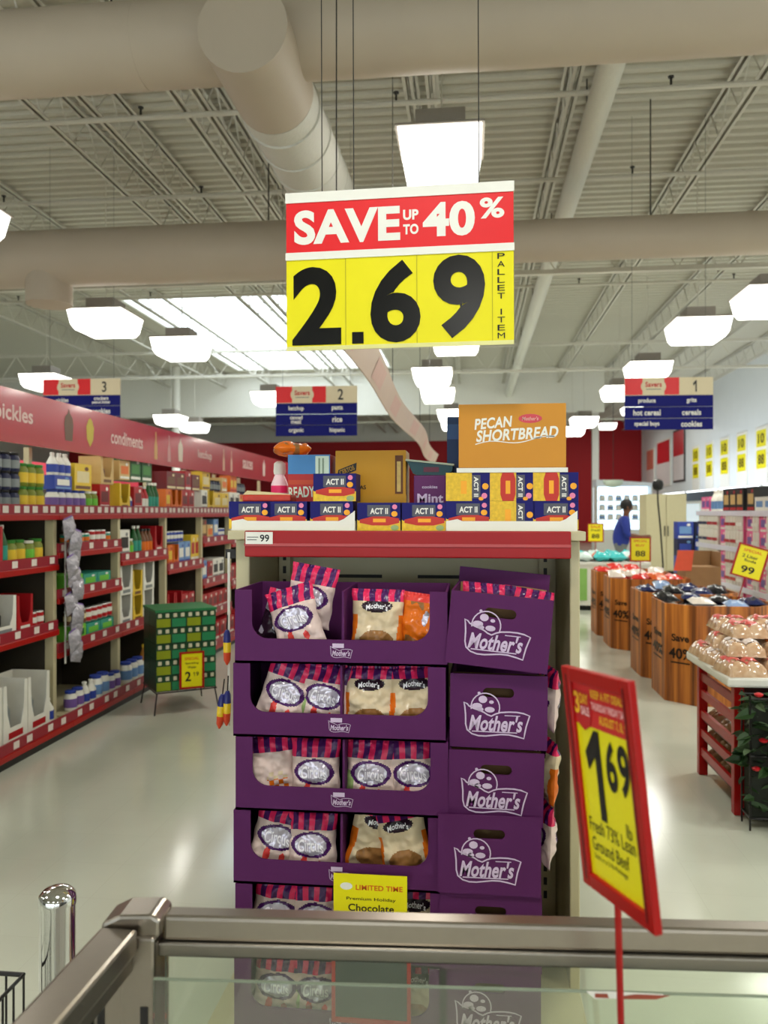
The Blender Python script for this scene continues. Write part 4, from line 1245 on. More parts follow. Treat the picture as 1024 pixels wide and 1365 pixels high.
MB().one(.017, .10, -.0052, .032, .012).build('lettering', M_black, SCARD)

# clip strip hanging at the left edge of the end gondola
t = thing('clip_strip', 'narrow clip strip hanging at the left side of the end gondola', 'strip', (GX0 - .035, 2.50, 0))
MB().box(-.004, .004, -.001, .001, .86, 1.42).build('strip', mat('strip_clear', (206, 200, 190), .2), t)
MB().box(-.012, .034, .002, .006, 1.40, 1.43).build('hook', M_dark, t)
TOYM = [mat('toy_red', (206, 70, 40), .3), mat('toy_yellow', (226, 190, 40), .3), mat('toy_navy', (40, 44, 110), .3)]
def toy_tube():
    parts = [('snack_tube', MB().lathe([(.004, 0), (.016, .02), (.018, .05), (.018, .051)], 10), [TOYM[0]], True)]
    parts.append(('yellow_band', MB().lathe([(.018, .051), (.0185, .09), (.018, .091)], 10), [TOYM[1]], True))
    parts.append(('navy_band', MB().lathe([(.018, .091), (.016, .125), (.008, .14)], 10), [TOYM[2]], True))
    parts.append(('loop', MB().tube([(0, 0, .14), (0, .004, .20)], .003, 6), [M_wire], False))
    return proto('snack_tube', parts, .04, .04, .2, 'red yellow and navy toy tube', 'toy')
TT = toy_tube()
for k, (x, z, r) in enumerate(((-.026, .855, .10), (-.002, .865, .03), (.0, 1.06, 0))):
    put(TT, (GX0 - .035 + x, 2.482, z), 0, 'red, yellow and navy toy tube on the narrow clip strip, %s from the bottom' % ORD[k], 'toy tubes on the narrow clip strip', rot=(0, r, 0), scale=(.7, .7, .8))

# ================================================================== HANGING SIGNS
t = thing('price_sign', 'large hanging red and yellow 2.69 price sign', 'sign', (-.205, 2.31, .016))
t.rotation_euler = (0, -.004, -.02)
SW, SB, ST, SM = .333, 2.018, 2.475, 2.296
HD = SW
MB().box(-SW, SW, 0, .006, SB, ST).build('panel', M_yellow, t)
MB().box(-SW, SW, -.001, 0, SM + .002, ST - .026).build('red_field', M_redsign, t)
MB().box(-SW - .002, SW + .002, -.004, .010, ST - .026, ST + .004).build('top_rail', M_paper, t)
MB().box(-SW - .002, SW + .002, -.004, .0, SM - .016, SM + .006).build('middle_rail', M_paper, t)
MB().box(-SW, SW, -.003, .0, SB - .006, SB + .006).build('bottom_rail', mat('clear_rail', (226, 222, 150), .2), t)
for x in (-.155, .055, .272):
    MB().box(x - .0008, x + .0008, -.0016, -.0004, SB + .006, SM - .017).build('card_seam', mat('seam_yellow', (170, 160, 20), .4), t)
zc = (SM + .006 + ST - .026) / 2
mb = MB()
mb.text('SAVE', -.151, zc, -.0018, .102, .316, 0, .04); mb.build('lettering', M_paper, t)
mb = MB(); mb.text('UP', .038, zc + .022, -.0018, .030, .045, 0, .04); mb.text('TO', .038, zc - .020, -.0018, .030, .045, 0, .04); mb.build('lettering', M_paper, t)
mb = MB(); mb.text('40', .148, zc + .004, -.0018, .100, .150, 0, .04); mb.build('lettering', M_paper, t)
mb = MB(); mb.text('%', .272, zc + .030, -.0018, .060, .070, 0, .03); mb.build('lettering', M_paper, t)
zd = (SB + SM - .012) / 2
for s, x, z, h, wd in (('2', -.242, zd - .008, .230, .147), ('6', -.008, zd - .003, .240, .147), ('9', .177, zd + .004, .240, .149)):
    mb = MB(); mb.text(s, x, z, -.0018, h, wd, 0, .034); mb.build('digit', mat('gloss_black', (12, 12, 12), .22), t)
MB().rect(-.136, -.102, zd - .123, zd - .089, -.0018).build('decimal_point', mat('gloss_black', (12, 12, 12), .22), t)
mb = MB()
for k, ch in enumerate('PALLET ITEM'):
    if ch != ' ': mb.text(ch, .297, SM - .03 - k * .0228, -.0018, .0165, .021 if ch != 'I' else .004, 0, .0)
mb.build('vertical_lettering', M_black, t)
for x in (-.225, -.13, .235):
    MB().tube([(x, .003, ST), (x, .003, ZC)], .0016, 4).build('hanging_wire', M_dark, t)

def aisle_sign(label, loc, num, left, right):
    t = thing('aisle_sign', label, 'sign', loc, group='hanging aisle signs')
    t.rotation_euler = (0, 0, .03); t.scale = (1, 1, 1.22)
    W = .505
    MB().box(-W, W, 0, .02, .33, .50).build('header_panel', M_beige, t)
    m = MB(); m.rect(-W, -.30, .335, .50, -.001, 0); m.rect(-.05, .12, .335, .50, -.001, 0); m.disc(-.175, .415, .145, .085, -.002, 1, 20)
    m.build('red_blocks', [M_redsign, M_beige], t)
    m = MB(); m.text('Savers', -.175, .435, -.003, .05, .19, 0, .03); m.rect(-.26, -.09, .385, .392, -.003, 1)
    m.build('logo_lettering', [mat('sign_red_ink', (200, 50, 50), .4), mat('sign_grey_ink', (120, 120, 116), .4)], t)
    m = MB(); m.one(.30, .415, -.003, .11, .05) if num == '1' else m.text(num, .30, .415, -.003, .11, None, 0, .015); m.build('number', mat('sign_dark_ink', (56, 54, 52), .4), t)
    for k in range(3):
        s = MB().box(-W, W, .0, .018, .222 - k * .111, .328 - k * .111).build('slat', M_signblue, t)
        zc = .275 - k * .111
        for txs, x in ((left[k], -.25), (right[k], .26)):
            lines = txs.split('|')
            for li, ln in enumerate(lines):
                m = MB(); hh = .056 if len(lines) == 1 else .040
                m.text(ln, x, zc + (.022 - .044 * li if len(lines) > 1 else 0), -.002, hh, None, 0, .03)
                m.build('lettering', M_paper, s)
    for x in (-.42, .42):
        MB().tube([(x, .01, .5), (x, .01, (ZC - loc[2]) / 1.22)], .002, 4).build('hanging_wire', M_dark, t)
aisle_sign('hanging blue aisle sign numbered 1 over the right aisle', (2.29, 9.63, 2.515), '1', ['produce', 'hot cereal', 'special buys'], ['grits', 'cereals', 'cookies'])
aisle_sign('hanging blue aisle sign numbered 2, left of the price sign', (-1.90, 9.63, 2.485), '2', ['ketchup', 'canned|meat', 'organic'], ['pasta', 'rice', 'hispanic'])
aisle_sign('hanging blue aisle sign numbered 3 behind the red band', (-4.93, 9.63, 2.63), '3', ['pickles', 'snacks', 'soup'], ['crackers|peanut butter', 'cookies', 'candy'])

# ================================================================== THE FREEZER CASE IN FRONT
FC = Vector((-.535, 1.200, 0)); FA = math.radians(3.5)
fx = Vector((math.cos(FA), math.sin(FA), 0)); fy = Vector((-math.sin(FA), math.cos(FA), 0))
t = thing('freezer_case', 'stainless open freezer case with glass sides in the foreground', 'freezer', FC, FA)
RT = .920
L = 2.3
# far rail: a square tube with a stepped glass channel under it
MB().box(.055, L, -.008, .028, RT - .038, RT).build('top_rail', M_stain, t, bevel=.006)
MB().box(.05, L, -.014, .024, RT - .060, RT - .0385).build('glass_channel', mat('channel_steel', (140, 134, 124), .35, 1.0, var=.04, scale=50), t, bevel=.003)
MB().box(.055, L, .005, .012, .55, RT - .060).build('glass_pane', M_glass, t)
gp = MB().box(.055, L, -.050, -.044, .55, .845).build('inner_glass_pane', M_glass, t)
MB().box(.055, L, -.050, -.044, .8451, .8466).build('polished_edge', mat('glass_edge', (138, 150, 132), .15, var=.05), gp)
mb = MB().plate([(.700, .848), (.735, .849), (.81, .847), (.815, .843), (.76, .840), (.712, .838)], -.0518, -.0506); lb = mb.build('torn_label', M_paper, gp)
MB().plate([(.712, .840), (.732, .840), (.730, .846), (.712, .846)], -.0526, -.0520).build('label_print', mat('rust_ink', (150, 70, 50), .5), lb)
MB().plate([(.752, .839), (.80, .840), (.82, .846), (.77, .8465), (.75, .843)], -.0526, -.0520).build('label_print', mat('rust_ink', (150, 70, 50), .5), lb)
# corner post and cap
MB().box(-.012, .052, -.035, .037, .50, RT - .02).build('corner_post', M_stain, t, bevel=.005)
MB().plate([(-.034, RT - .026), (.058, RT - .022), (.058, RT + .004), (.045, RT + .012), (-.005, RT + .010), (-.034, RT - .004)], -.030, .034).build('corner_cap', M_stain, t, bevel=.005)
MB().box(.030, .042, -.0365, -.034, .66, RT - .125).build('post_slot', M_dark, t)
# left rail runs back past the camera
def rail_left(z0, z1, w0, w1):
    m = MB()
    a = Vector((-.002, -.035, 0)); b = Vector((-.125, -1.5, 0))
    d = (b - a).normalized(); n = Vector((-d.y, d.x, 0))
    vs = []
    for p in (a, b):
        for ww, z in ((w0, z0), (w1, z0), (w1, z1), (w0, z1)):
            q = p + n * ww; vs.append((q.x, q.y, z))
    m.add(vs, [(0, 1, 2, 3), (7, 6, 5, 4), (0, 4, 5, 1), (1, 5, 6, 2), (2, 6, 7, 3), (3, 7, 4, 0)])
    return m
rail_left(RT - .042, RT - .004, -.03, .03).build('side_rail', M_stain, t, bevel=.006)
rail_left(RT - .070, RT - .0425, -.02, .02).build('side_channel', mat('channel_steel', (140, 134, 124), .35, 1.0), t)
rail_left(.55, RT - .070, -.003, .003).build('side_glass', M_glass, t)
# insulated white tub under the glass
M_tub = mat('white_tub', (214, 214, 204), .4, var=.03)
MB().box(-.02, L, -.10, .04, .0, .548).build('far_wall', M_tub, t, bevel=.01)
MB().box(-.22, -.021, -1.55, .04, .0, .548).build('left_wall', M_tub, t, bevel=.01)
MB().box(-.02, L, -1.5, -.101, .0, .30).build('tub_floor', M_tub, t)
MB().box(-.02, L, -1.55, -1.501, .0, .548).build('near_wall', M_tub, t, bevel=.01)
MB().box(L, L + .05, -1.55, .04, .0, .548).build('right_wall', M_tub, t, bevel=.01)

# sign on a stick, clipped to the freezer ledge
C4 = [Vector(P(760, 888, 1.11)), Vector(P(855, 910, .943)), Vector(P(881, 1248, .943)), Vector(P(785, 1174, 1.11))]
org = (C4[2] + C4[3]) / 2
exx = ((C4[1] - C4[0]) + (C4[2] - C4[3])).normalized()
ezz = ((C4[0] - C4[3]) + (C4[1] - C4[2])); ezz = (ezz - exx * ezz.dot(exx)).normalized()
eyy = ezz.cross(exx)
SWD = ((C4[1] - C4[0]).length + (C4[2] - C4[3]).length) / 2; SHT = ((C4[0] - C4[3]).length + (C4[1] - C4[2]).length) / 2
t = thing('ground_beef_sign', 'red framed yellow 1.69 ground beef sign on a thin red stick', 'sign', org)
t.rotation_euler = Matrix((exx, eyy, ezz)).transposed().to_euler()
hw = SWD / 2; fw = .020
MB().box(-hw + fw - .004, hw - fw + .004, -.002, .002, fw - .004, SHT - fw + .0).build('card', M_yellow, t)
for a, b in ((-hw, -hw + fw), (hw - fw, hw)):
    f = MB().box(a, b, -.008, .003, 0, SHT).build('frame_side', M_red, t, bevel=.002)
    MB().box(a + .011 if a < 0 else a + .004, a + .0145 if a < 0 else a + .0075, -.0086, -.0082, .01, SHT - .01).build('frame_groove', mat('dark_red', (90, 10, 14), .4), f)
for z in (0, SHT - fw):
    MB().box(-hw + fw, hw - fw, -.008, .003, z, z + fw).build('frame_rail', M_red, t, bevel=.002)
MB().rect(-hw + fw, hw - fw, SHT - .076, SHT - fw, -.0026).build('red_header', mat('card_red', (206, 36, 40), .4), t)
m = MB(); hz = SHT - .047
m.plate([(-hw + fw + .002, hz - .016), (-hw + fw + .010, hz - .030), (-hw + fw + .024, hz - .036), (-hw + fw + .040, hz - .028), (-hw + fw + .046, hz - .012), (-hw + fw + .046, hz + .016), (-hw + fw + .002, hz + .018)], -.0036, -.003)
m.build('shield', mat('badge_red', (190, 26, 34), .4), t)
m = MB()
xs = -hw + fw + .022
m.text('3', xs - .012, hz, -.0042, .030, .014, 0, .03); m.text('DAY', xs + .008, hz + .007, -.0042, .014, .022, 0, .03); m.text('SALE', xs + .009, hz - .009, -.0042, .012, .022, 1, .03)
xr = .024
m.text('KEEP A FIT DEALS', xr, hz + .017, -.0040, .011, .082, 0, .03); m.text('THURSDAY FRIDAY SAT', xr, hz + .001, -.0040, .010, .084, 1, .02); m.text('AUGUST 7, 8, 9', xr + .008, hz - .016, -.0040, .014, .066, 0, .03)
m.build('header_lettering', [mat('card_gold', (240, 180, 40), .4), mat('card_pink', (246, 190, 190), .4)], t)
m = MB()
m.one(-.026, .162, -.0030, .118, .046); m.build('digit', M_black, t)
for s, x in (('6', .016), ('9', .046)):
    m = MB(); m.text(s, x, .182, -.0030, .066, .026, 0, .03); m.build('digit', M_black, t)
m = MB()
m.text('lb', .043, .107, -.0030, .018, .013, 0, .0); m.text('Fresh 73% Lean', -.002, .090, -.0030, .019, .112, 0, .0); m.text('Ground Beef', -.010, .065, -.0030, .018, .090, 0, .0); m.text('Sold in a 3 lb Package', -.012, .047, -.0030, .009, .082, 0, .0)
m.build('lettering', M_black, t)
M4 = t.rotation_euler.to_matrix().to_4x4(); inv = M4.inverted()
p0 = inv @ (P(823, 1215, 1.035) - org); p1 = inv @ (P(829, 1365, 1.045) - org); dv = (p1 - p0)
top_p = Vector((p0.x, .0, .0)); k = (org.z - .5505) / .19
wp0 = org + (M4 @ top_p); wp1 = wp0 + (P(830, 1365, 1.045) - P(823, 1215, 1.035)).normalized() * ((wp0.z - .5485) / abs((P(830, 1365, 1.045) - P(823, 1215, 1.035)).normalized().z))
wp1 = Vector((wp1.x, max(wp1.y, 1.155), .553))
MB().cyl(inv @ (wp0 - org), inv @ (wp1 - org), .0045, n=10).build('stick', M_red, t, True)
fa = inv @ (wp1 - org); fb = inv @ (wp1 + Vector((0, 0, -.0045)) - org)
MB().cyl(fa, fb, .03, n=16).build('foot', M_red, t)

# chrome bollard left of the freezer
t = thing('bollard', 'polished chrome bollard standing left of the freezer', 'bollard', (-.905, 1.66, 0))
MB().lathe([(.038, 0), (.038, .69), (.0382, .69)], 28).build('post', M_chrome, t, True)
MB().lathe([(.040, .69), (.0405, .700), (.038, .712), (.028, .722), (.012, .728)], 28).build('cap', M_chrome, t, True)
MB().lathe([(.07, 0), (.07, .008), (.05, .014)], 24).build('base_ring', M_chrome, t, True)
# black wire basket at lower left
t = thing('wire_basket', 'black wire basket edge at the lower left corner', 'basket', (-1.26, 1.52, 0), .0)
for z in (.553, .28, .02):
    MB().tube([(-.3, -.25, z), (.3, -.25, z), (.3, .1, z), (-.3, .1, z)], .005 if z > .5 else .003, 6, closed=True).build('rim_wire' if z > .5 else 'ring_wire', M_wire, t)
for i in range(16):
    for yy in (-.25, .1):
        MB().tube([(-.3 + i * .04, yy, .005), (-.3 + i * .04, yy, .553)], .0025, 5).build('upright_wire', M_wire, t)
for i in range(1, 9):
    MB().tube([(.3, -.25 + i * .039, .005), (.3, -.25 + i * .039, .553)], .0025, 5).build('upright_wire', M_wire, t)

# ================================================================== RIGHT SIDE
# bread rack with white top
t = thing('bread_rack', 'red bread rack with white top beside the right aisle', 'rack', (0, 0, 0))
RX0, RX1, RY0, RY1 = 1.332, 2.22, 4.24, 4.92
for x in (RX0, RX1 - .05):
    for y in (RY0, RY1 - .05):
        MB().box(x, x + .05, y, y + .05, 0, .665).build('post', M_red, t, bevel=.004)
for z in (.12, .23, .34, .46, .56):
    for x in (RX0 + .008, RX1 - .03):
        MB().box(x, x + .02, RY0 + .05, RY1 - .05, z, z + .045).build('side_rail', M_red, t)
for z in (.10, .215, .325):
    MB().box(RX0 + .03, RX1 - .031, RY0 + .01, RY1 - .01, z - .012, z).build('shelf', mat('rack_inside', (90, 16, 18), .5), t)
MB().box(RX0 + .03, RX1 - .04, RY0 + .02, RY0 + .03, .0, .66).build('end_panel', mat('rack_dark', (60, 18, 16), .6), t)
MB().plate([(RX0 - .05, .665), (RX1 + .03, .665), (RX1 + .03, .715), (RX0 - .05, .715)], RY0 - .06, RY1 + .05).build('white_top', M_paper, t, bevel=.012)
for x in (RX0 + .12, RX1 - .15):
    MB().tube([(x, RY0 - .002, .06), (x - .03, RY0 - .05, .02), (x, RY0 - .07, .012), (x + .03, RY0 - .05, .02), (x + .01, RY0 - .002, .06)], .008, 6).build('wire_loop', M_wire, t)
for x in (RX0 + .3,):
    pass
M_bun = mat('bun_film', (214, 180, 140), .14, var=.1, scale=30, coat=.7)
nt = M_bun.node_tree
for n_ in nt.nodes:
    if n_.type == 'MIX':
        n_.inputs['A'].default_value = (*lin((178, 124, 76)), 1); n_.inputs['B'].default_value = (*lin((236, 210, 180)), 1)
def bun_pack(seed, tint, desc):
    rnd = random.Random(seed)
    nx, nz = 16, 12
    w_, d, h = .20, .26, .078
    mb = MB()
    vs = []
    for j in range(nz + 1):
        for i in range(nx + 1):
            u = -1 + 2 * i / nx; v = -1 + 2 * j / nz
            e = max(0, 1 - abs(u) ** 4) ** .4 * max(0, 1 - abs(v) ** 4) ** .4
            bump = .72 + .28 * abs(math.sin(u * PI * 1.0 + .0) * 1) ** .5 * abs(math.sin((v + 1) * PI * 1.5)) ** .5
            z = h * e * bump + .006 * noise.noise(Vector((u * 4 + seed, v * 4, 0)))
            vs.append((u * w_ / 2, v * d / 2, max(.002, z)))
    n = len(vs); base = [(x, y, 0) for x, y, z in vs]
    fs = []; ms = []
    for j in range(nz):
        for i in range(nx):
            a = j * (nx + 1) + i
            fs.append((a, a + 1, a + nx + 2, a + nx + 1)); ms.append(0)
            fs.append((n + a, n + a + nx + 1, n + a + nx + 2, n + a + 1)); ms.append(0)
    ring = [i for i in range(nx + 1)] + [(j + 1) * (nx + 1) + nx for j in range(nz)] + [nz * (nx + 1) + nx - 1 - i for i in range(nx)] + [(nz - 1 - j) * (nx + 1) for j in range(nz - 1)]
    for q in range(len(ring)):
        a, b = ring[q], ring[(q + 1) % len(ring)]
        fs.append((a, n + a, n + b, b)); ms.append(0)
    mb.v = vs + base; mb.f = fs; mb.m = ms
    lab = MB()
    lv = []
    for j in range(13):
        for i in range(13):
            u = -.75 + 1.5 * i / 12; v = -.62 + 1.3 * j / 12
            e = max(0, 1 - abs(u) ** 4) ** .4 * max(0, 1 - abs(v) ** 4) ** .4
            bump = .72 + .28 * abs(math.sin(u * PI)) ** .5 * abs(math.sin((v + 1) * PI * 1.5)) ** .5
            lv.append((u * w_ / 2, v * d / 2, h * e * bump + .006 * noise.noise(Vector((u * 4 + seed, v * 4, 0))) + .004))
    lab.add(lv, [(j * 13 + i, j * 13 + i + 1, j * 13 + i + 14, j * 13 + i + 13) for j in range(12) for i in range(12) if noise.noise(Vector((i * .35 + seed * 7, j * .35, 2))) > -.12])
    return proto('bun_pack', [('bun_pack', mb, [M_bun], True), ('label', lab, [tint], True)], w_, d, h, desc, 'buns')
M_lr = mat('bun_label_red', (206, 90, 84), .25, var=.35, scale=40); M_lw = mat('bun_label_white', (226, 212, 206), .2, var=.15, scale=30); M_lo = mat('bun_label_orange', (226, 120, 50), .25, var=.2)
BN = [bun_pack(1, M_lr, 'red'), bun_pack(2, M_lw, 'white'), bun_pack(3, M_lr, 'red'), bun_pack(4, M_lo, 'orange')]
k = 0
lay_names = ['lowest', 'middle', 'top']
for lay, (nx_, ny_) in enumerate(((4, 3), (4, 2), (3, 2))):
    for iy in range(ny_):
        for ix in range(nx_):
            p = BN[(ix * 2 + iy + lay) % 3] if (ix, iy, lay) != (1, 0, 1) else BN[3]
            x = RX0 + .055 + ix * .212 + lay * .06; y = RY0 + .08 + iy * .25 + lay * .16
            put(p, (x, y, .7155 + lay * .074), 0, '%s labelled bun pack, %s layer, %s row, %s from left on bread rack' % (p.desc, lay_names[lay], ('near', 'middle', 'far')[iy], ORD[ix]), 'bun packs on the bread rack', rot=(0, .0, random.uniform(-.12, .12)))
for zi, z in enumerate((.10, .215, .325)):
    for iy in range(3):
        put(BN[iy % 2], (RX0 + .15, RY0 + .13 + iy * .215, z + .0005), 0, 'bun pack inside the red rack, %s shelf up, %s from the near end' % (ORD[zi], ORD[iy]), 'bun packs inside the red rack', rot=(0, 0, PI / 2), scale=(.85, .9, .95))

# leafy wire display hung on the near end of the rack
t = thing('wire_planter', 'dark wire display of green foliage and red blooms before the rack', 'planter', (1.705, 4.105, 0))
for z in (.06, .36, .64):
    MB().tube([(-.36, -.06, z), (.36, -.06, z), (.36, .06, z), (-.36, .06, z)], .006, 6, closed=True).build('ring_wire', M_wire, t)
for x in (-.36, -.12, .12, .36):
    for y in (-.06, .06):
        MB().tube([(x, y, 0), (x, y, .66)], .005, 6).build('upright_wire', M_wire, t)
MB().box(-.35, .34, -.05, .055, .055, .60).build('dark_liner', mat('liner_black', (24, 28, 18), .7, var=.3), t)
rnd = random.Random(5)
leaf_m = [mat('leaf_dark', (34, 60, 30), .4, var=.3), mat('leaf_mid', (48, 74, 38), .4, var=.3), mat('leaf_pale', (96, 116, 84), .35, var=.3)]
leaf_me = []
for m_ in leaf_m:
    b = MB(); b.add([(0, 0, 0), (.016, .02, .008), (.012, .045, .004), (0, .065, -.006), (-.012, .045, .004), (-.016, .02, .008), (0, .03, -.002)], [(0, 1, 6), (1, 2, 6), (2, 3, 6), (3, 4, 6), (4, 5, 6), (5, 0, 6)])
    leaf_me.append(b.mesh('leaf', [m_]))
for i in range(290):
    o = bpy.data.objects.new('leaf', leaf_me[rnd.choice((0, 0, 0, 1, 1, 2))]); COL.objects.link(o); o.parent = t
    f_ = rnd.random()
    if f_ < .12: o.location = (-.35, rnd.uniform(-.06, .05), rnd.uniform(.2, .64))
    elif f_ < .84: o.location = (rnd.uniform(-.36, .36), -.058, rnd.uniform(.1, .64))
    else: o.location = (rnd.uniform(-.36, .3), rnd.uniform(-.06, .05), rnd.uniform(.6, .64))
    o.rotation_euler = (rnd.uniform(-.6, .6), rnd.uniform(-1, 1), rnd.uniform(0, 6.28)); s_ = rnd.uniform(.9, 1.7); o.scale = (s_, s_, s_)
bl = MB().lathe([(.004, -.012), (.022, -.004), (.026, .006), (.012, .014)], 9).mesh('bloom', [mat('bloom_red', (196, 30, 40), .35)])
for p in ((-.32, -.06, .66), (-.30, -.065, .44), (-.33, -.06, .30), (.05, -.065, .50), (.24, -.065, .35), (-.12, -.065, .22), (.1, -.03, .66)):
    o = bpy.data.objects.new('bloom', bl); COL.objects.link(o); o.parent = t; o.location = p; o.scale = (.85, .85, .85)

# octagonal cardboard bins printed like planks
def bin_(label, cx, cy, h, sc=1.0):
    t = thing('promo_bin', label, 'bin', (cx, cy, 0), group='plank printed save bins')
    r = .44 * sc; c = .20 * sc; T = .012
    oct_ = [(-r + c, -r), (r - c, -r), (r, -r + c), (r, r - c), (r - c, r), (-r + c, r), (-r, r - c), (-r, -r + c)]
    for k in range(8):
        a = Vector((*oct_[k], 0)); b = Vector((*oct_[(k + 1) % 8], 0))
        mid = (a + b) / 2; n = Vector((mid.x, mid.y, 0)).normalized() * T
        s_ = (r - T * 1.1) / r
        ai, bi = a * s_, b * s_
        m = MB().add([a, b, bi, ai, a + Vector((0, 0, h)), b + Vector((0, 0, h)), bi + Vector((0, 0, h)), ai + Vector((0, 0, h))],
                     [(3, 2, 1, 0), (4, 5, 6, 7), (0, 1, 5, 4), (2, 3, 7, 6), (1, 2, 6, 5), (3, 0, 4, 7)])
        pn = m.build('side_panel', M_plank, t)
        if k in (7, 0, 6):
            d = (b - a).normalized(); ang = math.atan2(d.y, d.x)
            X = Matrix.Translation(mid) @ Matrix.Rotation(ang, 4, 'Z')
            q = MB(); wl = (b - a).length
            q.text('Save', 0, h * .66, -.003, h * .075, wl * .55, 0, .03, X=X); q.text('40%', 0, h * .50, -.003, h * .11, wl * .72, 0, .03, X=X); q.rect(-wl * .3, wl * .3, h * .40, h * .415, -.003, 0, X=X)
            q.build('lettering', mat('burnt_ink', (36, 20, 10), .5), pn)
    fl = MB(); z = h * .86
    s_ = .955
    fl.add([(x * s_, y * s_, zz) for zz in (z - .02, z) for x, y in oct_], [tuple(range(7, -1, -1)), tuple(range(8, 16))] + [(i, (i + 1) % 8, 8 + (i + 1) % 8, 8 + i) for i in range(8)])
    fl.build('false_floor', M_kraft, t)
    return z
M_sred = mat('snack_red', (214, 50, 44), .22, var=.35, scale=30); M_swhite = mat('snack_white', (226, 216, 206), .2, var=.15, scale=20); M_sor = mat('snack_orange', (226, 100, 50), .22, var=.25)
SN_ = [packet(61, .19, .24, .07, M_sred, 'red snack bag', 'snack_bag'), packet(62, .19, .24, .07, M_swhite, 'white snack bag', 'snack_bag'), packet(63, .19, .24, .07, M_sor, 'orange snack bag', 'snack_bag'),
       packet(64, .17, .22, .07, M_bagn, 'navy snack bag', 'snack_bag'), packet(65, .17, .22, .07, mat('snack_black', (30, 30, 34), .2, var=.4, scale=30), 'black snack bag', 'snack_bag'), packet(66, .17, .22, .07, mat('snack_sky', (140, 166, 206), .2, var=.3, scale=30), 'pale blue snack bag', 'snack_bag')]
rb = random.Random(9)
BINS = [('nearest plank printed bin beside the bread rack, reading Save 40%', 2.02, 7.02, .80, 'nearest bin', (3, 4, 3, 5, 1, 4)),
        ('second plank printed bin from the bread rack, reading Save 40%', 2.02, 7.96, .80, 'second bin', (4, 3, 5, 3, 4, 3)),
        ('third plank printed bin from the bread rack, reading Save 40%', 2.01, 9.55, .80, 'third bin', (0, 0, 1, 2, 0, 1)),
        ('farthest plank printed bin, reading Save 40%', 2.0, 10.5, .80, 'farthest bin', (1, 0, 0, 1, 2, 0))]
for lab, cx, cy, h, nm, pal in BINS:
    z = bin_(lab, cx, cy, h)
    n = 0
    for lay in range(2):
        for iy in range(4):
            for ix in range(4):
                if (ix in (0, 3)) and (iy in (0, 3)): continue
                if lay and (ix + iy) % 2: continue
                p = SN_[pal[(ix + 2 * iy + lay) % 6]]
                put(p, (cx - .30 + ix * .2 + rb.uniform(-.02, .02), cy - .26 + iy * .2 - .1, z + .036 + lay * .062), 0, '%s in %s, %s from aisle, %s back, %s layer' % (p.desc, nm, ORD[ix], ORD[iy], ('lower', 'upper')[lay]), 'snack bags heaped in the bins',
                    rot=(-PI / 2 + rb.uniform(.05, .3) * (1 if lay else .1), 0, rb.uniform(-.25, .25)))
t = thing('open_carton', 'open brown carton with orange flap behind the third bin', 'carton', (2.62, 9.9, .0))
MB().box(-.12, .28, -.2, .2, 0, .90).build('pedestal', M_kraft, t)
MB().box(-.12, .28, -.2, .2, .901, .905).build('tray_floor', M_kraft, t)
for a in ((-.12, -.112, -.2, .2), (.272, .28, -.2, .2), (-.112, .272, .192, .2)):
    MB().box(a[0], a[1], a[2], a[3], .905, 1.08).build('side_wall', M_kraft, t)
MB().plate([(-.26, .86), (-.06, .86), (-.03, 1.10), (-.21, 1.10)], -.22, -.205).build('orange_flap', mat('orange_flap', (232, 96, 64), .5), t)
price_card('price_card', 'yellow price card standing on the third bin', (1.93, 9.45, .99), -.10, .21, .26, [('SPECIAL', 0, .225, .025, .15, 1), ('BUY', 0, .175, .025, .10, 1), ('88', 0, .08, .065, .11, 0)], frame=True, stick=.27)
price_card('price_card', 'tilted yellow 99 price card over the nearest bins', (2.36, 7.22, .985), -.12, .235, .27, [('SPECIAL', 0, .23, .024, .15, 1), ('2 Liter', -.01, .18, .028, .13, 2), ('Soda', .0, .145, .022, .10, 2), ('99', 0, .065, .062, .11, 0)], tilt=.28, frame=True, stick=.296)

# produce stand beyond the bins
t = thing('produce_stand', 'low white and green produce stand at the far end of the aisle', 'stand', (0, 0, 0))
MB().box(1.35, 2.75, 12.8, 13.8, .08, .72).build('body', M_white, t)
MB().box(1.39, 2.71, 12.84, 13.76, 0, .08).build('plinth', M_black, t)
for i in range(3):
    MB().box(1.44 + i * .45, 1.80 + i * .45, 12.79, 12.80, .16, .66).build('green_panel', mat('green_panel', (140, 190, 100), .5), t)
MB().box(1.33, 2.77, 12.78, 13.82, .72, .76).build('top', M_white, t)
TB = [packet(71, .26, .30, .14, mat('teal_film', (70, 190, 190), .2, var=.3, scale=20), 'teal produce bag', 'produce_bag'), packet(72, .26, .30, .14, mat('pale_film', (206, 224, 220), .2, var=.2, scale=20), 'pale produce bag', 'produce_bag'), packet(73, .24, .28, .13, M_sor, 'orange produce bag', 'produce_bag')]
for iy in range(3):
    for ix in range(5):
        p = TB[(0, 1, 0, 0, 2)[(ix + iy * 2) % 5]]
        put(p, (1.50 + ix * .27, 12.86 + iy * .30, .83), 0, '%s on the produce stand, %s from left, %s row back' % (p.desc, ORD[ix], ORD[iy]), 'bags on the produce stand', rot=(-PI / 2 + .05, 0, rb.uniform(-.2, .2)))
price_card('price_card', 'small yellow price card on the produce stand', (1.96, 13.0, 1.08), -.05, .23, .28, [('SALE', 0, .235, .04, .15, 1), ('Fresh', 0, .18, .03, .14, 2), ('88', 0, .085, .07, .12, 0)], frame=True, stick=.32)
t = thing('green_bottle', 'dark green bottle standing at left of the produce stand', 'bottle', (1.47, 13.72, .76))
MB().lathe([(.05, 0), (.055, .01), (.055, .2), (.02, .30), (.018, .36)], 12).build('body', M_green, t, True); MB().lathe([(.022, .36), (.022, .39)], 10).build('cap', M_paper, t)

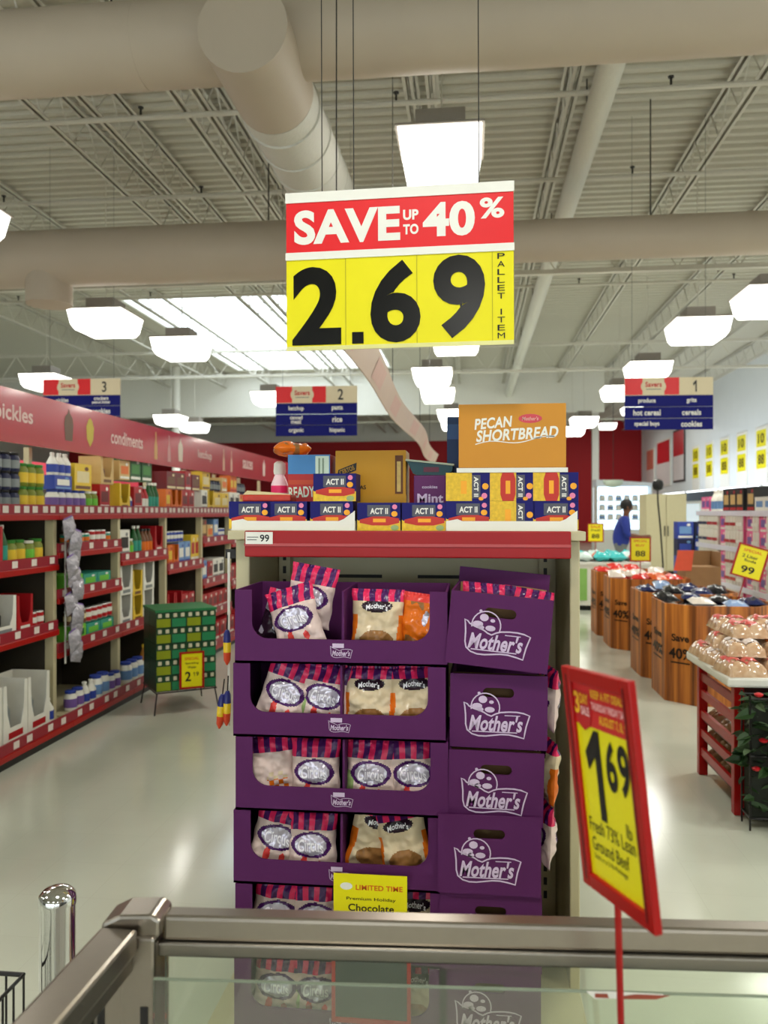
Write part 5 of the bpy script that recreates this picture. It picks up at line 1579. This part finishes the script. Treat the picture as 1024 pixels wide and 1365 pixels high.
# shelving on the right with paper goods
SHX, SHB = 3.3, 3.95
RE = [8.2 + 1.0 * i for i in range(5)]
RN = ['nearest', 'second', 'third', 'farthest']
for b in range(4):
    t = thing('paper_goods_shelf', 'white right-hand shelf unit stacked with paper goods, %s bay' % RN[b], 'shelf', (0, 0, 0), group='right shelf bays')
    MB().box(SHB, SHB + .03, RE[b], RE[b + 1], 0, 1.62).build('back_panel', M_white, t)
    for z in (.14, .62, 1.10, 1.555):
        s = MB().box(SHX, SHB, RE[b] + .001, RE[b + 1] - .001, z - .025, z - .0005).build('shelf', M_white, t)
        MB().box(SHX - .012, SHX, RE[b], RE[b + 1], z - .055, z + .01).build('price_channel', mat('white_channel', (224, 222, 236), .35), s)
    MB().box(SHX + .3, SHB, RE[b], RE[b] + .02, .0, 1.55).build('upright', M_cream, t)
    MB().box(SHX + .02, SHB, RE[b] + .021, RE[b + 1], 0, .11).build('plinth', M_dark, t)
def roll_pack(a, bnd, desc):
    parts = [('roll_pack', MB().box(-.11, .11, -.12, .12, 0, .215), [pc(a)], False)]
    f = MB(); f.rect(-.112, .112, .06, .10, -.1412, 0); parts.append(('band', f, [pc(bnd)], False))
    for i in (-1, 1):
        parts.append(('roll', MB().lathe([(.052, 0.003), (.056, .01), (.056, .21), (.05, .2145)], 12, 0, (i * .055, -.085, 0)), [pc('white')], True))
    return proto('roll_pack', parts, .226, .24, .216, desc, 'paper rolls')
PR['whiteroll'] = roll_pack('white', 'red', 'white and red roll pack'); PR['blueroll'] = roll_pack('white', 'navy', 'white and navy roll pack'); PR['pinkroll'] = roll_pack('pink', 'white', 'pink roll pack')
PR['darkposter'] = carton('black', 'tan', 'red', .26, .16, .30, 'dark poster carton with tan picture'); PR['glowbox'] = carton('white', 'sky', 'white', .30, .2, .17, 'bright white carton with pale blue panel'); PR['tallwhite'] = bottle('white', 'white', 'sky', .06, .30, 'tall white bottle'); PR['magbox'] = carton('pink', 'violet', 'white', .2, .16, .21, 'pink carton with violet panel')
GR = 'paper goods on the right shelf'
def rsh(b, n): return '%s shelf of %s right bay' % (n, RN[b])
mixes = [[('pinkroll', 2), ('magbox', 2)], [('pinkroll', 1), ('magbox', 1), ('pinkroll', 1), ('magbox', 1)], [('pinkroll', 1), ('whiteroll', 2), ('magbox', 1)], [('whiteroll', 2), ('blueroll', 2)]]
for b in range(4):
    for z, n in ((1.10, 'second'), (.62, 'third')):
        run(mixes[b], SHX, RE[b] + .03, RE[b + 1] - .02, z, rsh(b, n), GR, rz=-PI / 2, tiers=2)
    run(mixes[b], SHX, RE[b] + .03, RE[b + 1] - .02, .14, rsh(b, 'bottom'), GR, rz=-PI / 2, tiers=2)
run([('glowbox', 3)], SHX, RE[0] + .03, RE[1], 1.555, rsh(0, 'top'), GR, rz=-PI / 2, tiers=2)
run([('glowbox', 2), ('darkposter', 1)], SHX, RE[1] + .03, RE[2], 1.555, rsh(1, 'top'), GR, rz=-PI / 2, tiers=1)
run([('darkposter', 3)], SHX, RE[2] + .03, RE[3], 1.555, rsh(2, 'top'), GR, rz=-PI / 2, tiers=1)
run([('tallwhite', 3), ('magbox', 2)], SHX, RE[3] + .03, RE[4], 1.555, rsh(3, 'top'), GR, rz=-PI / 2, tiers=1)
# end cap of blue packs beside the shelf
t = thing('end_pallet', 'low pallet base under the navy and blue carton stack', 'pallet', (3.35, 12.75, 0))
for yy in (-.2, 0, .2): MB().box(-.28, .28, yy - .04, yy + .04, 0, .08).build('stringer', M_kraft, t)
for i in range(5): MB().box(-.28 + i * .12, -.19 + i * .12, -.25, .25, .08, .10).build('deck_board', M_kraft, t)
PR['navybox'] = carton('navy', 'blue', 'sky', .24, .22, .26, 'navy carton with blue panel'); PR['bluebox2'] = carton('blue', 'sky', 'white', .24, .22, .26, 'blue carton with pale panel')
for lay in range(5):
    for c in range(2):
        p = PR['navybox'] if (lay + c) % 2 else PR['bluebox2']
        put(p, (3.22 + c * .26, 12.62, .1005 + lay * .2605), 0, '%s in the end stack, %s column, layer %s up' % (p.desc, ('left', 'right')[c], ORD[lay]), 'cartons in the end stack')

# pole with round head, pendant bowl, cream cabinet, deli case
t = thing('pole_stand', 'thin black pole with a round black head in the far aisle', 'pole', (3.42, 15.2, 0))
MB().lathe([(.16, 0), (.16, .02), (.03, .035)], 16).build('base', M_black, t, True)
MB().tube([(.10, 0, .03), (.09, 0, .6), (.05, 0, 1.2), (.0, 0, 1.75), (-.005, 0, 1.98)], .016, 8).build('pole', M_black, t, True)
MB().lathe([(.02, 1.94), (.08, 1.97), (.105, 2.05), (.09, 2.12), (.03, 2.16)], 14).build('head', M_black, t, True)
t = thing('pendant_bowl', 'pale bowl shaped pendant before the red back wall', 'lamp', (4.3, 25.0, 2.30))
MB().lathe([(.06, 0), (.2, .04), (.29, .13), (.31, .22), (.30, .225)], 20).build('bowl', mat('bowl_grey', (190, 200, 186), .4), t, True)
MB().tube([(0, 0, .22), (0, 0, ZC - 2.3)], .008, 6).build('rod', M_dark, t)
t = thing('cream_cabinet', 'tall plain cream cabinet beyond the pole', 'cabinet', (0, 0, 0))
MB().box(4.32, 5.3, 20.5, 21.3, .08, 2.0).build('carcass', M_cream, t)
MB().box(4.35, 5.27, 20.55, 21.3, 0, .08).build('plinth', M_dark, t)
MB().box(4.33, 4.80, 20.48, 20.499, .1, 1.98).build('door', M_cream, t, bevel=.004); MB().box(4.82, 5.29, 20.48, 20.499, .1, 1.98).build('door', M_cream, t, bevel=.004)
for x in (4.76, 4.84): MB().box(x, x + .02, 20.455, 20.479, .95, 1.2).build('handle', M_dark, t)
t = thing('cooler_row', 'black topped white cooler cabinets along the right wall', 'cooler', (0, 0, 0))
MB().box(6.9, 8.55, 17.0, 31.0, 0, 1.9).build('carcass', M_white, t)
MB().box(6.85, 8.55, 17.0, 31.0, 1.9, 2.15).build('black_canopy', M_black, t)
for i in range(7):
    MB().box(6.87, 6.895, 17.1 + i * 2, 18.9 + i * 2, .3, 1.8).build('glass_door', mat('cooler_glow', (226, 236, 244), .3, emit=.25), t)
for k in range(4):  # lights added on the canopy to brighten the right wall
    y = 17.2 + k * 3.5
    t = thing('added_wash_light', 'added wall-wash strip light on the black cooler canopy, %s from the front' % ORD[k], 'lamp', (7.1, y, 2.1505), group='added wash lights on the cooler canopy')
    MB().box(-.08, .08, 0, 3.2, 0, .04).build('housing', M_paper, t)
    MB().cyl((0, .05, .06), (0, 3.15, .06), .02, n=10).build('tube', mat('added_wash_tube', (236, 244, 255), .3, emit=4.0), t, True)
    ld = bpy.data.lights.new('added_wash_glow', 'AREA'); ld.shape = 'RECTANGLE'; ld.size = .12; ld.size_y = 3.1; ld.energy = 42; ld.color = (.88, .95, 1.0)
    lo = bpy.data.objects.new('added_wash_glow', ld); COL.objects.link(lo); lo.parent = t
    lo.location = (.02, 1.6, .085); lo.rotation_euler = (0, PI + .7, 0)
t = thing('deli_case', 'brightly lit glass deli case behind the person in blue', 'deli case', (0, 0, 0))
M_glow = mat('lit_panel', (214, 236, 255), .4, emit=2.0)
MB().box(4.6, 6.6, 30.2, 31.0, 0, .9).build('base', M_white, t)
MB().box(4.6, 6.6, 30.95, 31.0, .9, 2.5).build('lit_back', M_glow, t)
for z in (1.25, 1.6, 1.95):
    MB().box(4.62, 6.58, 30.3, 30.94, z, z + .03).build('shelf', M_white, t)
for x in (4.6, 6.57): MB().box(x, x + .03, 30.2, 30.94, .9, 2.5).build('side_panel', M_white, t)
MB().plate([(4.55, 2.5), (6.65, 2.5), (6.65, 2.62), (4.55, 2.75)], 30.05, 31.0).build('canopy', mat('canopy_white', (226, 232, 240), .4), t)
PR['delitub'] = jar('white', 'sky', 'white', .11, .2, 'white deli tub')
PR['delidark'] = jar('white', 'white', 'sky', .11, .2, 'pale blue deli tub')
for li, z in enumerate((1.28, 1.63, 1.98)):
    for i in range(6):
        p = PR['delidark'] if (i * 3 + li) % 4 == 0 else PR['delitub']
        put(p, (4.85 + i * .30, 30.55, z + .0005), 0, '%s in the lit deli case, %s shelf up, %s from left' % (p.desc, ORD[li], ORD[i]), 'tubs in the deli case')

# posters and yellow signs on the right wall
for k, (ya, yb, za, zb, lab) in enumerate(((33.4, 35.2, 2.8, 5.0, 'red and white poster on right wall, nearest of the three'), (35.7, 38.2, 2.7, 4.8, 'red and white poster on right wall, middle of the three'), (38.8, 40.4, 2.6, 4.6, 'orange tinted poster on right wall, farthest of the three'))):
    t = thing('wall_poster', lab, 'poster', (0, 0, 0), group='posters on the right wall')
    MB().box(X1 - .05, X1, ya, yb, za, zb).build('frame', M_dark if k == 0 else M_paper, t)
    MB().box(X1 - .056, X1 - .0501, ya + .08, yb - .08, za + .08, zb - .08).build('white_field', mat('poster_white', (232, 226, 226), .4), t)
    MB().box(X1 - .06, X1 - .0561, ya + .08, yb - .08, za + (zb - za) * .5, zb - .08).build('red_field', mat('poster_red%d' % k, ((206, 40, 50), (206, 40, 50), (226, 130, 110))[k], .4), t)
for k in range(6):
    y = 22.6 + k * 1.75
    t = thing('wall_price_sign', 'yellow over white price sign on the right wall, %s from the front' % ORD[k], 'sign', (0, 0, 0), group='price signs on the right wall')
    MB().box(X1 - .03, X1, y, y + .95, 2.35, 4.1).build('board', M_paper, t)
    for za, zb in ((3.5, 4.0), (2.85, 3.4)):
        c = MB().box(X1 - .034, X1 - .0301, y + .08, y + .87, za, zb).build('yellow_card', M_yellow, t)
        m = MB(); m.text('10' if za > 3.4 else '88', 0, (za + zb) / 2, 0, .30, .5, 0, .03)
        m.v = [(X1 - .036, y + .475 - a, cc) for a, bq, cc in m.v]
        m.build('lettering', mat('brown_ink', (60, 46, 10), .4), c)

# ================================================================== THE PERSON
t = None
def person(loc, rz):
    pts = {'pel': (0, 0, .96), 'sp': (.01, 0, 1.12), 'ch': (.05, 0, 1.33), 'nk': (.09, 0, 1.48), 'nk2': (.10, 0, 1.53), 'hd': (.12, 0, 1.61), 'hd2': (.12, 0, 1.69), 'ns': (.205, 0, 1.625),
           'sl': (.05, .17, 1.42), 'el': (.09, .24, 1.16), 'wl': (.32, .14, 1.10), 'hl': (.40, .11, 1.10),
           'sr': (.05, -.17, 1.42), 'er': (.09, -.24, 1.15), 'wr': (.33, -.16, 1.12), 'hr': (.41, -.14, 1.12),
           'hpl': (0, .09, .92), 'kl': (.03, .10, .50), 'al': (-.02, .10, .09), 'tl': (.12, .11, .035),
           'hpr': (0, -.09, .92), 'kr': (.05, -.10, .50), 'ar': (.02, -.10, .09), 'tr': (.16, -.11, .035)}
    rad = {'pel': .165, 'sp': .165, 'ch': .185, 'nk': .06, 'nk2': .055, 'hd': .085, 'hd2': .085, 'ns': .014, 'sl': .08, 'el': .055, 'wl': .03, 'hl': .03, 'sr': .08, 'er': .055, 'wr': .03, 'hr': .03,
           'hpl': .095, 'kl': .065, 'al': .045, 'tl': .035, 'hpr': .095, 'kr': .065, 'ar': .045, 'tr': .035}
    edges = [('pel', 'sp'), ('sp', 'ch'), ('ch', 'nk'), ('nk', 'nk2'), ('nk2', 'hd'), ('hd', 'hd2'), ('hd', 'ns'), ('ch', 'sl'), ('sl', 'el'), ('el', 'wl'), ('wl', 'hl'), ('ch', 'sr'), ('sr', 'er'), ('er', 'wr'), ('wr', 'hr'),
             ('pel', 'hpl'), ('hpl', 'kl'), ('kl', 'al'), ('al', 'tl'), ('pel', 'hpr'), ('hpr', 'kr'), ('kr', 'ar'), ('ar', 'tr')]
    for s_, sg in (('l', 1), ('r', -1)):
        b = Vector(pts['h' + s_])
        prev = 'h' + s_
        for f_ in range(4):
            nm = 'f%s%d' % (s_, f_); q = b + Vector((.06 + .012 * (f_ in (1, 2)), 0, -.028 + .019 * f_)); pts[nm] = tuple(q); rad[nm] = .009; edges.append((prev, nm))
            nm2 = nm + 'b'; q2 = q + Vector((.028, -.015 * sg, -.012)); pts[nm2] = tuple(q2); rad[nm2] = .008; edges.append((nm, nm2))
        nm = 'th' + s_; pts[nm] = tuple(b + Vector((.03, -.04 * sg, .03))); rad[nm] = .010; edges.append((prev, nm))
    keys = list(pts); idx = {k_: i for i, k_ in enumerate(keys)}
    me = bpy.data.meshes.new('person_skeleton'); me.from_pydata([pts[k_] for k_ in keys], [(idx[a], idx[b]) for a, b in edges], [])
    o = bpy.data.objects.new('tmp', me); COL.objects.link(o)
    sk_ = o.modifiers.new('skin', 'SKIN'); sk_.use_smooth_shade = True
    sd = o.modifiers.new('sub', 'SUBSURF'); sd.levels = 2; sd.render_levels = 2
    for i, k_ in enumerate(keys):
        r_ = rad[k_]; me.skin_vertices[0].data[i].radius = (r_, r_ * (1.15 if k_ in ('ch', 'sp', 'pel') else 1))
        me.skin_vertices[0].data[i].use_root = (k_ == 'pel')
    dg = bpy.context.evaluated_depsgraph_get()
    bm_ = bpy.data.meshes.new_from_object(o.evaluated_get(dg)); bm_.name = 'person'
    bpy.data.objects.remove(o)
    bm_.materials.clear()
    for m_ in (M_skin, mat('blue_shirt', (34, 50, 136), .7, var=.12), mat('grey_trousers', (110, 112, 110), .8, var=.1), mat('black_shoe', (24, 22, 22), .5)): bm_.materials.append(m_)
    for pl in bm_.polygons:
        c_ = pl.center
        if c_.z < .075: k_ = 3
        elif c_.z < .98 and abs(c_.y) < .22 and c_.x < .25: k_ = 2
        elif c_.z < 1.475 and not (c_.x > .16 and c_.z < 1.25) and c_.z > .9: k_ = 1
        else: k_ = 0
        pl.material_index = k_; pl.use_smooth = True
    p_ = bpy.data.objects.new('person', bm_); COL.objects.link(p_)
    p_.location = loc; p_.rotation_euler = (0, 0, rz)
    tag(p_, 'person in blue shirt and grey trousers, facing right with forearms raised', 'person')
    hr_ = MB().lathe([(.085, 1.60), (.108, 1.66), (.102, 1.72), (.07, 1.765), (.02, 1.785)], 18, 0, (.098, 0, 0)); hr_.build('hair', mat('black_hair', (22, 18, 18), .6), p_, True)
    for s_ in (-1, 1):
        MB().lathe([(.012, -.02), (.020, 0), (.012, .024)], 8, 0, (.115, s_ * .098, 1.625)).build('ear', M_skin, p_, True)
        MB().lathe([(.004, -.006), (.010, 0), (.004, .006)], 8, 0, (.188, s_ * .034, 1.645)).build('eye', M_black, p_, True)
    MB().lathe([(.012, -.004), (.022, 0), (.012, .004)], 8, 0, (.178, 0, 1.572)).build('mouth', mat('lip', (110, 60, 54), .5), p_, True)
person((2.62, 14.5, 0), -.12)

for p in PROTOS:
    for o in [p.root] + p.kids:
        if o.name not in COL.objects:
            bpy.data.objects.remove(o)
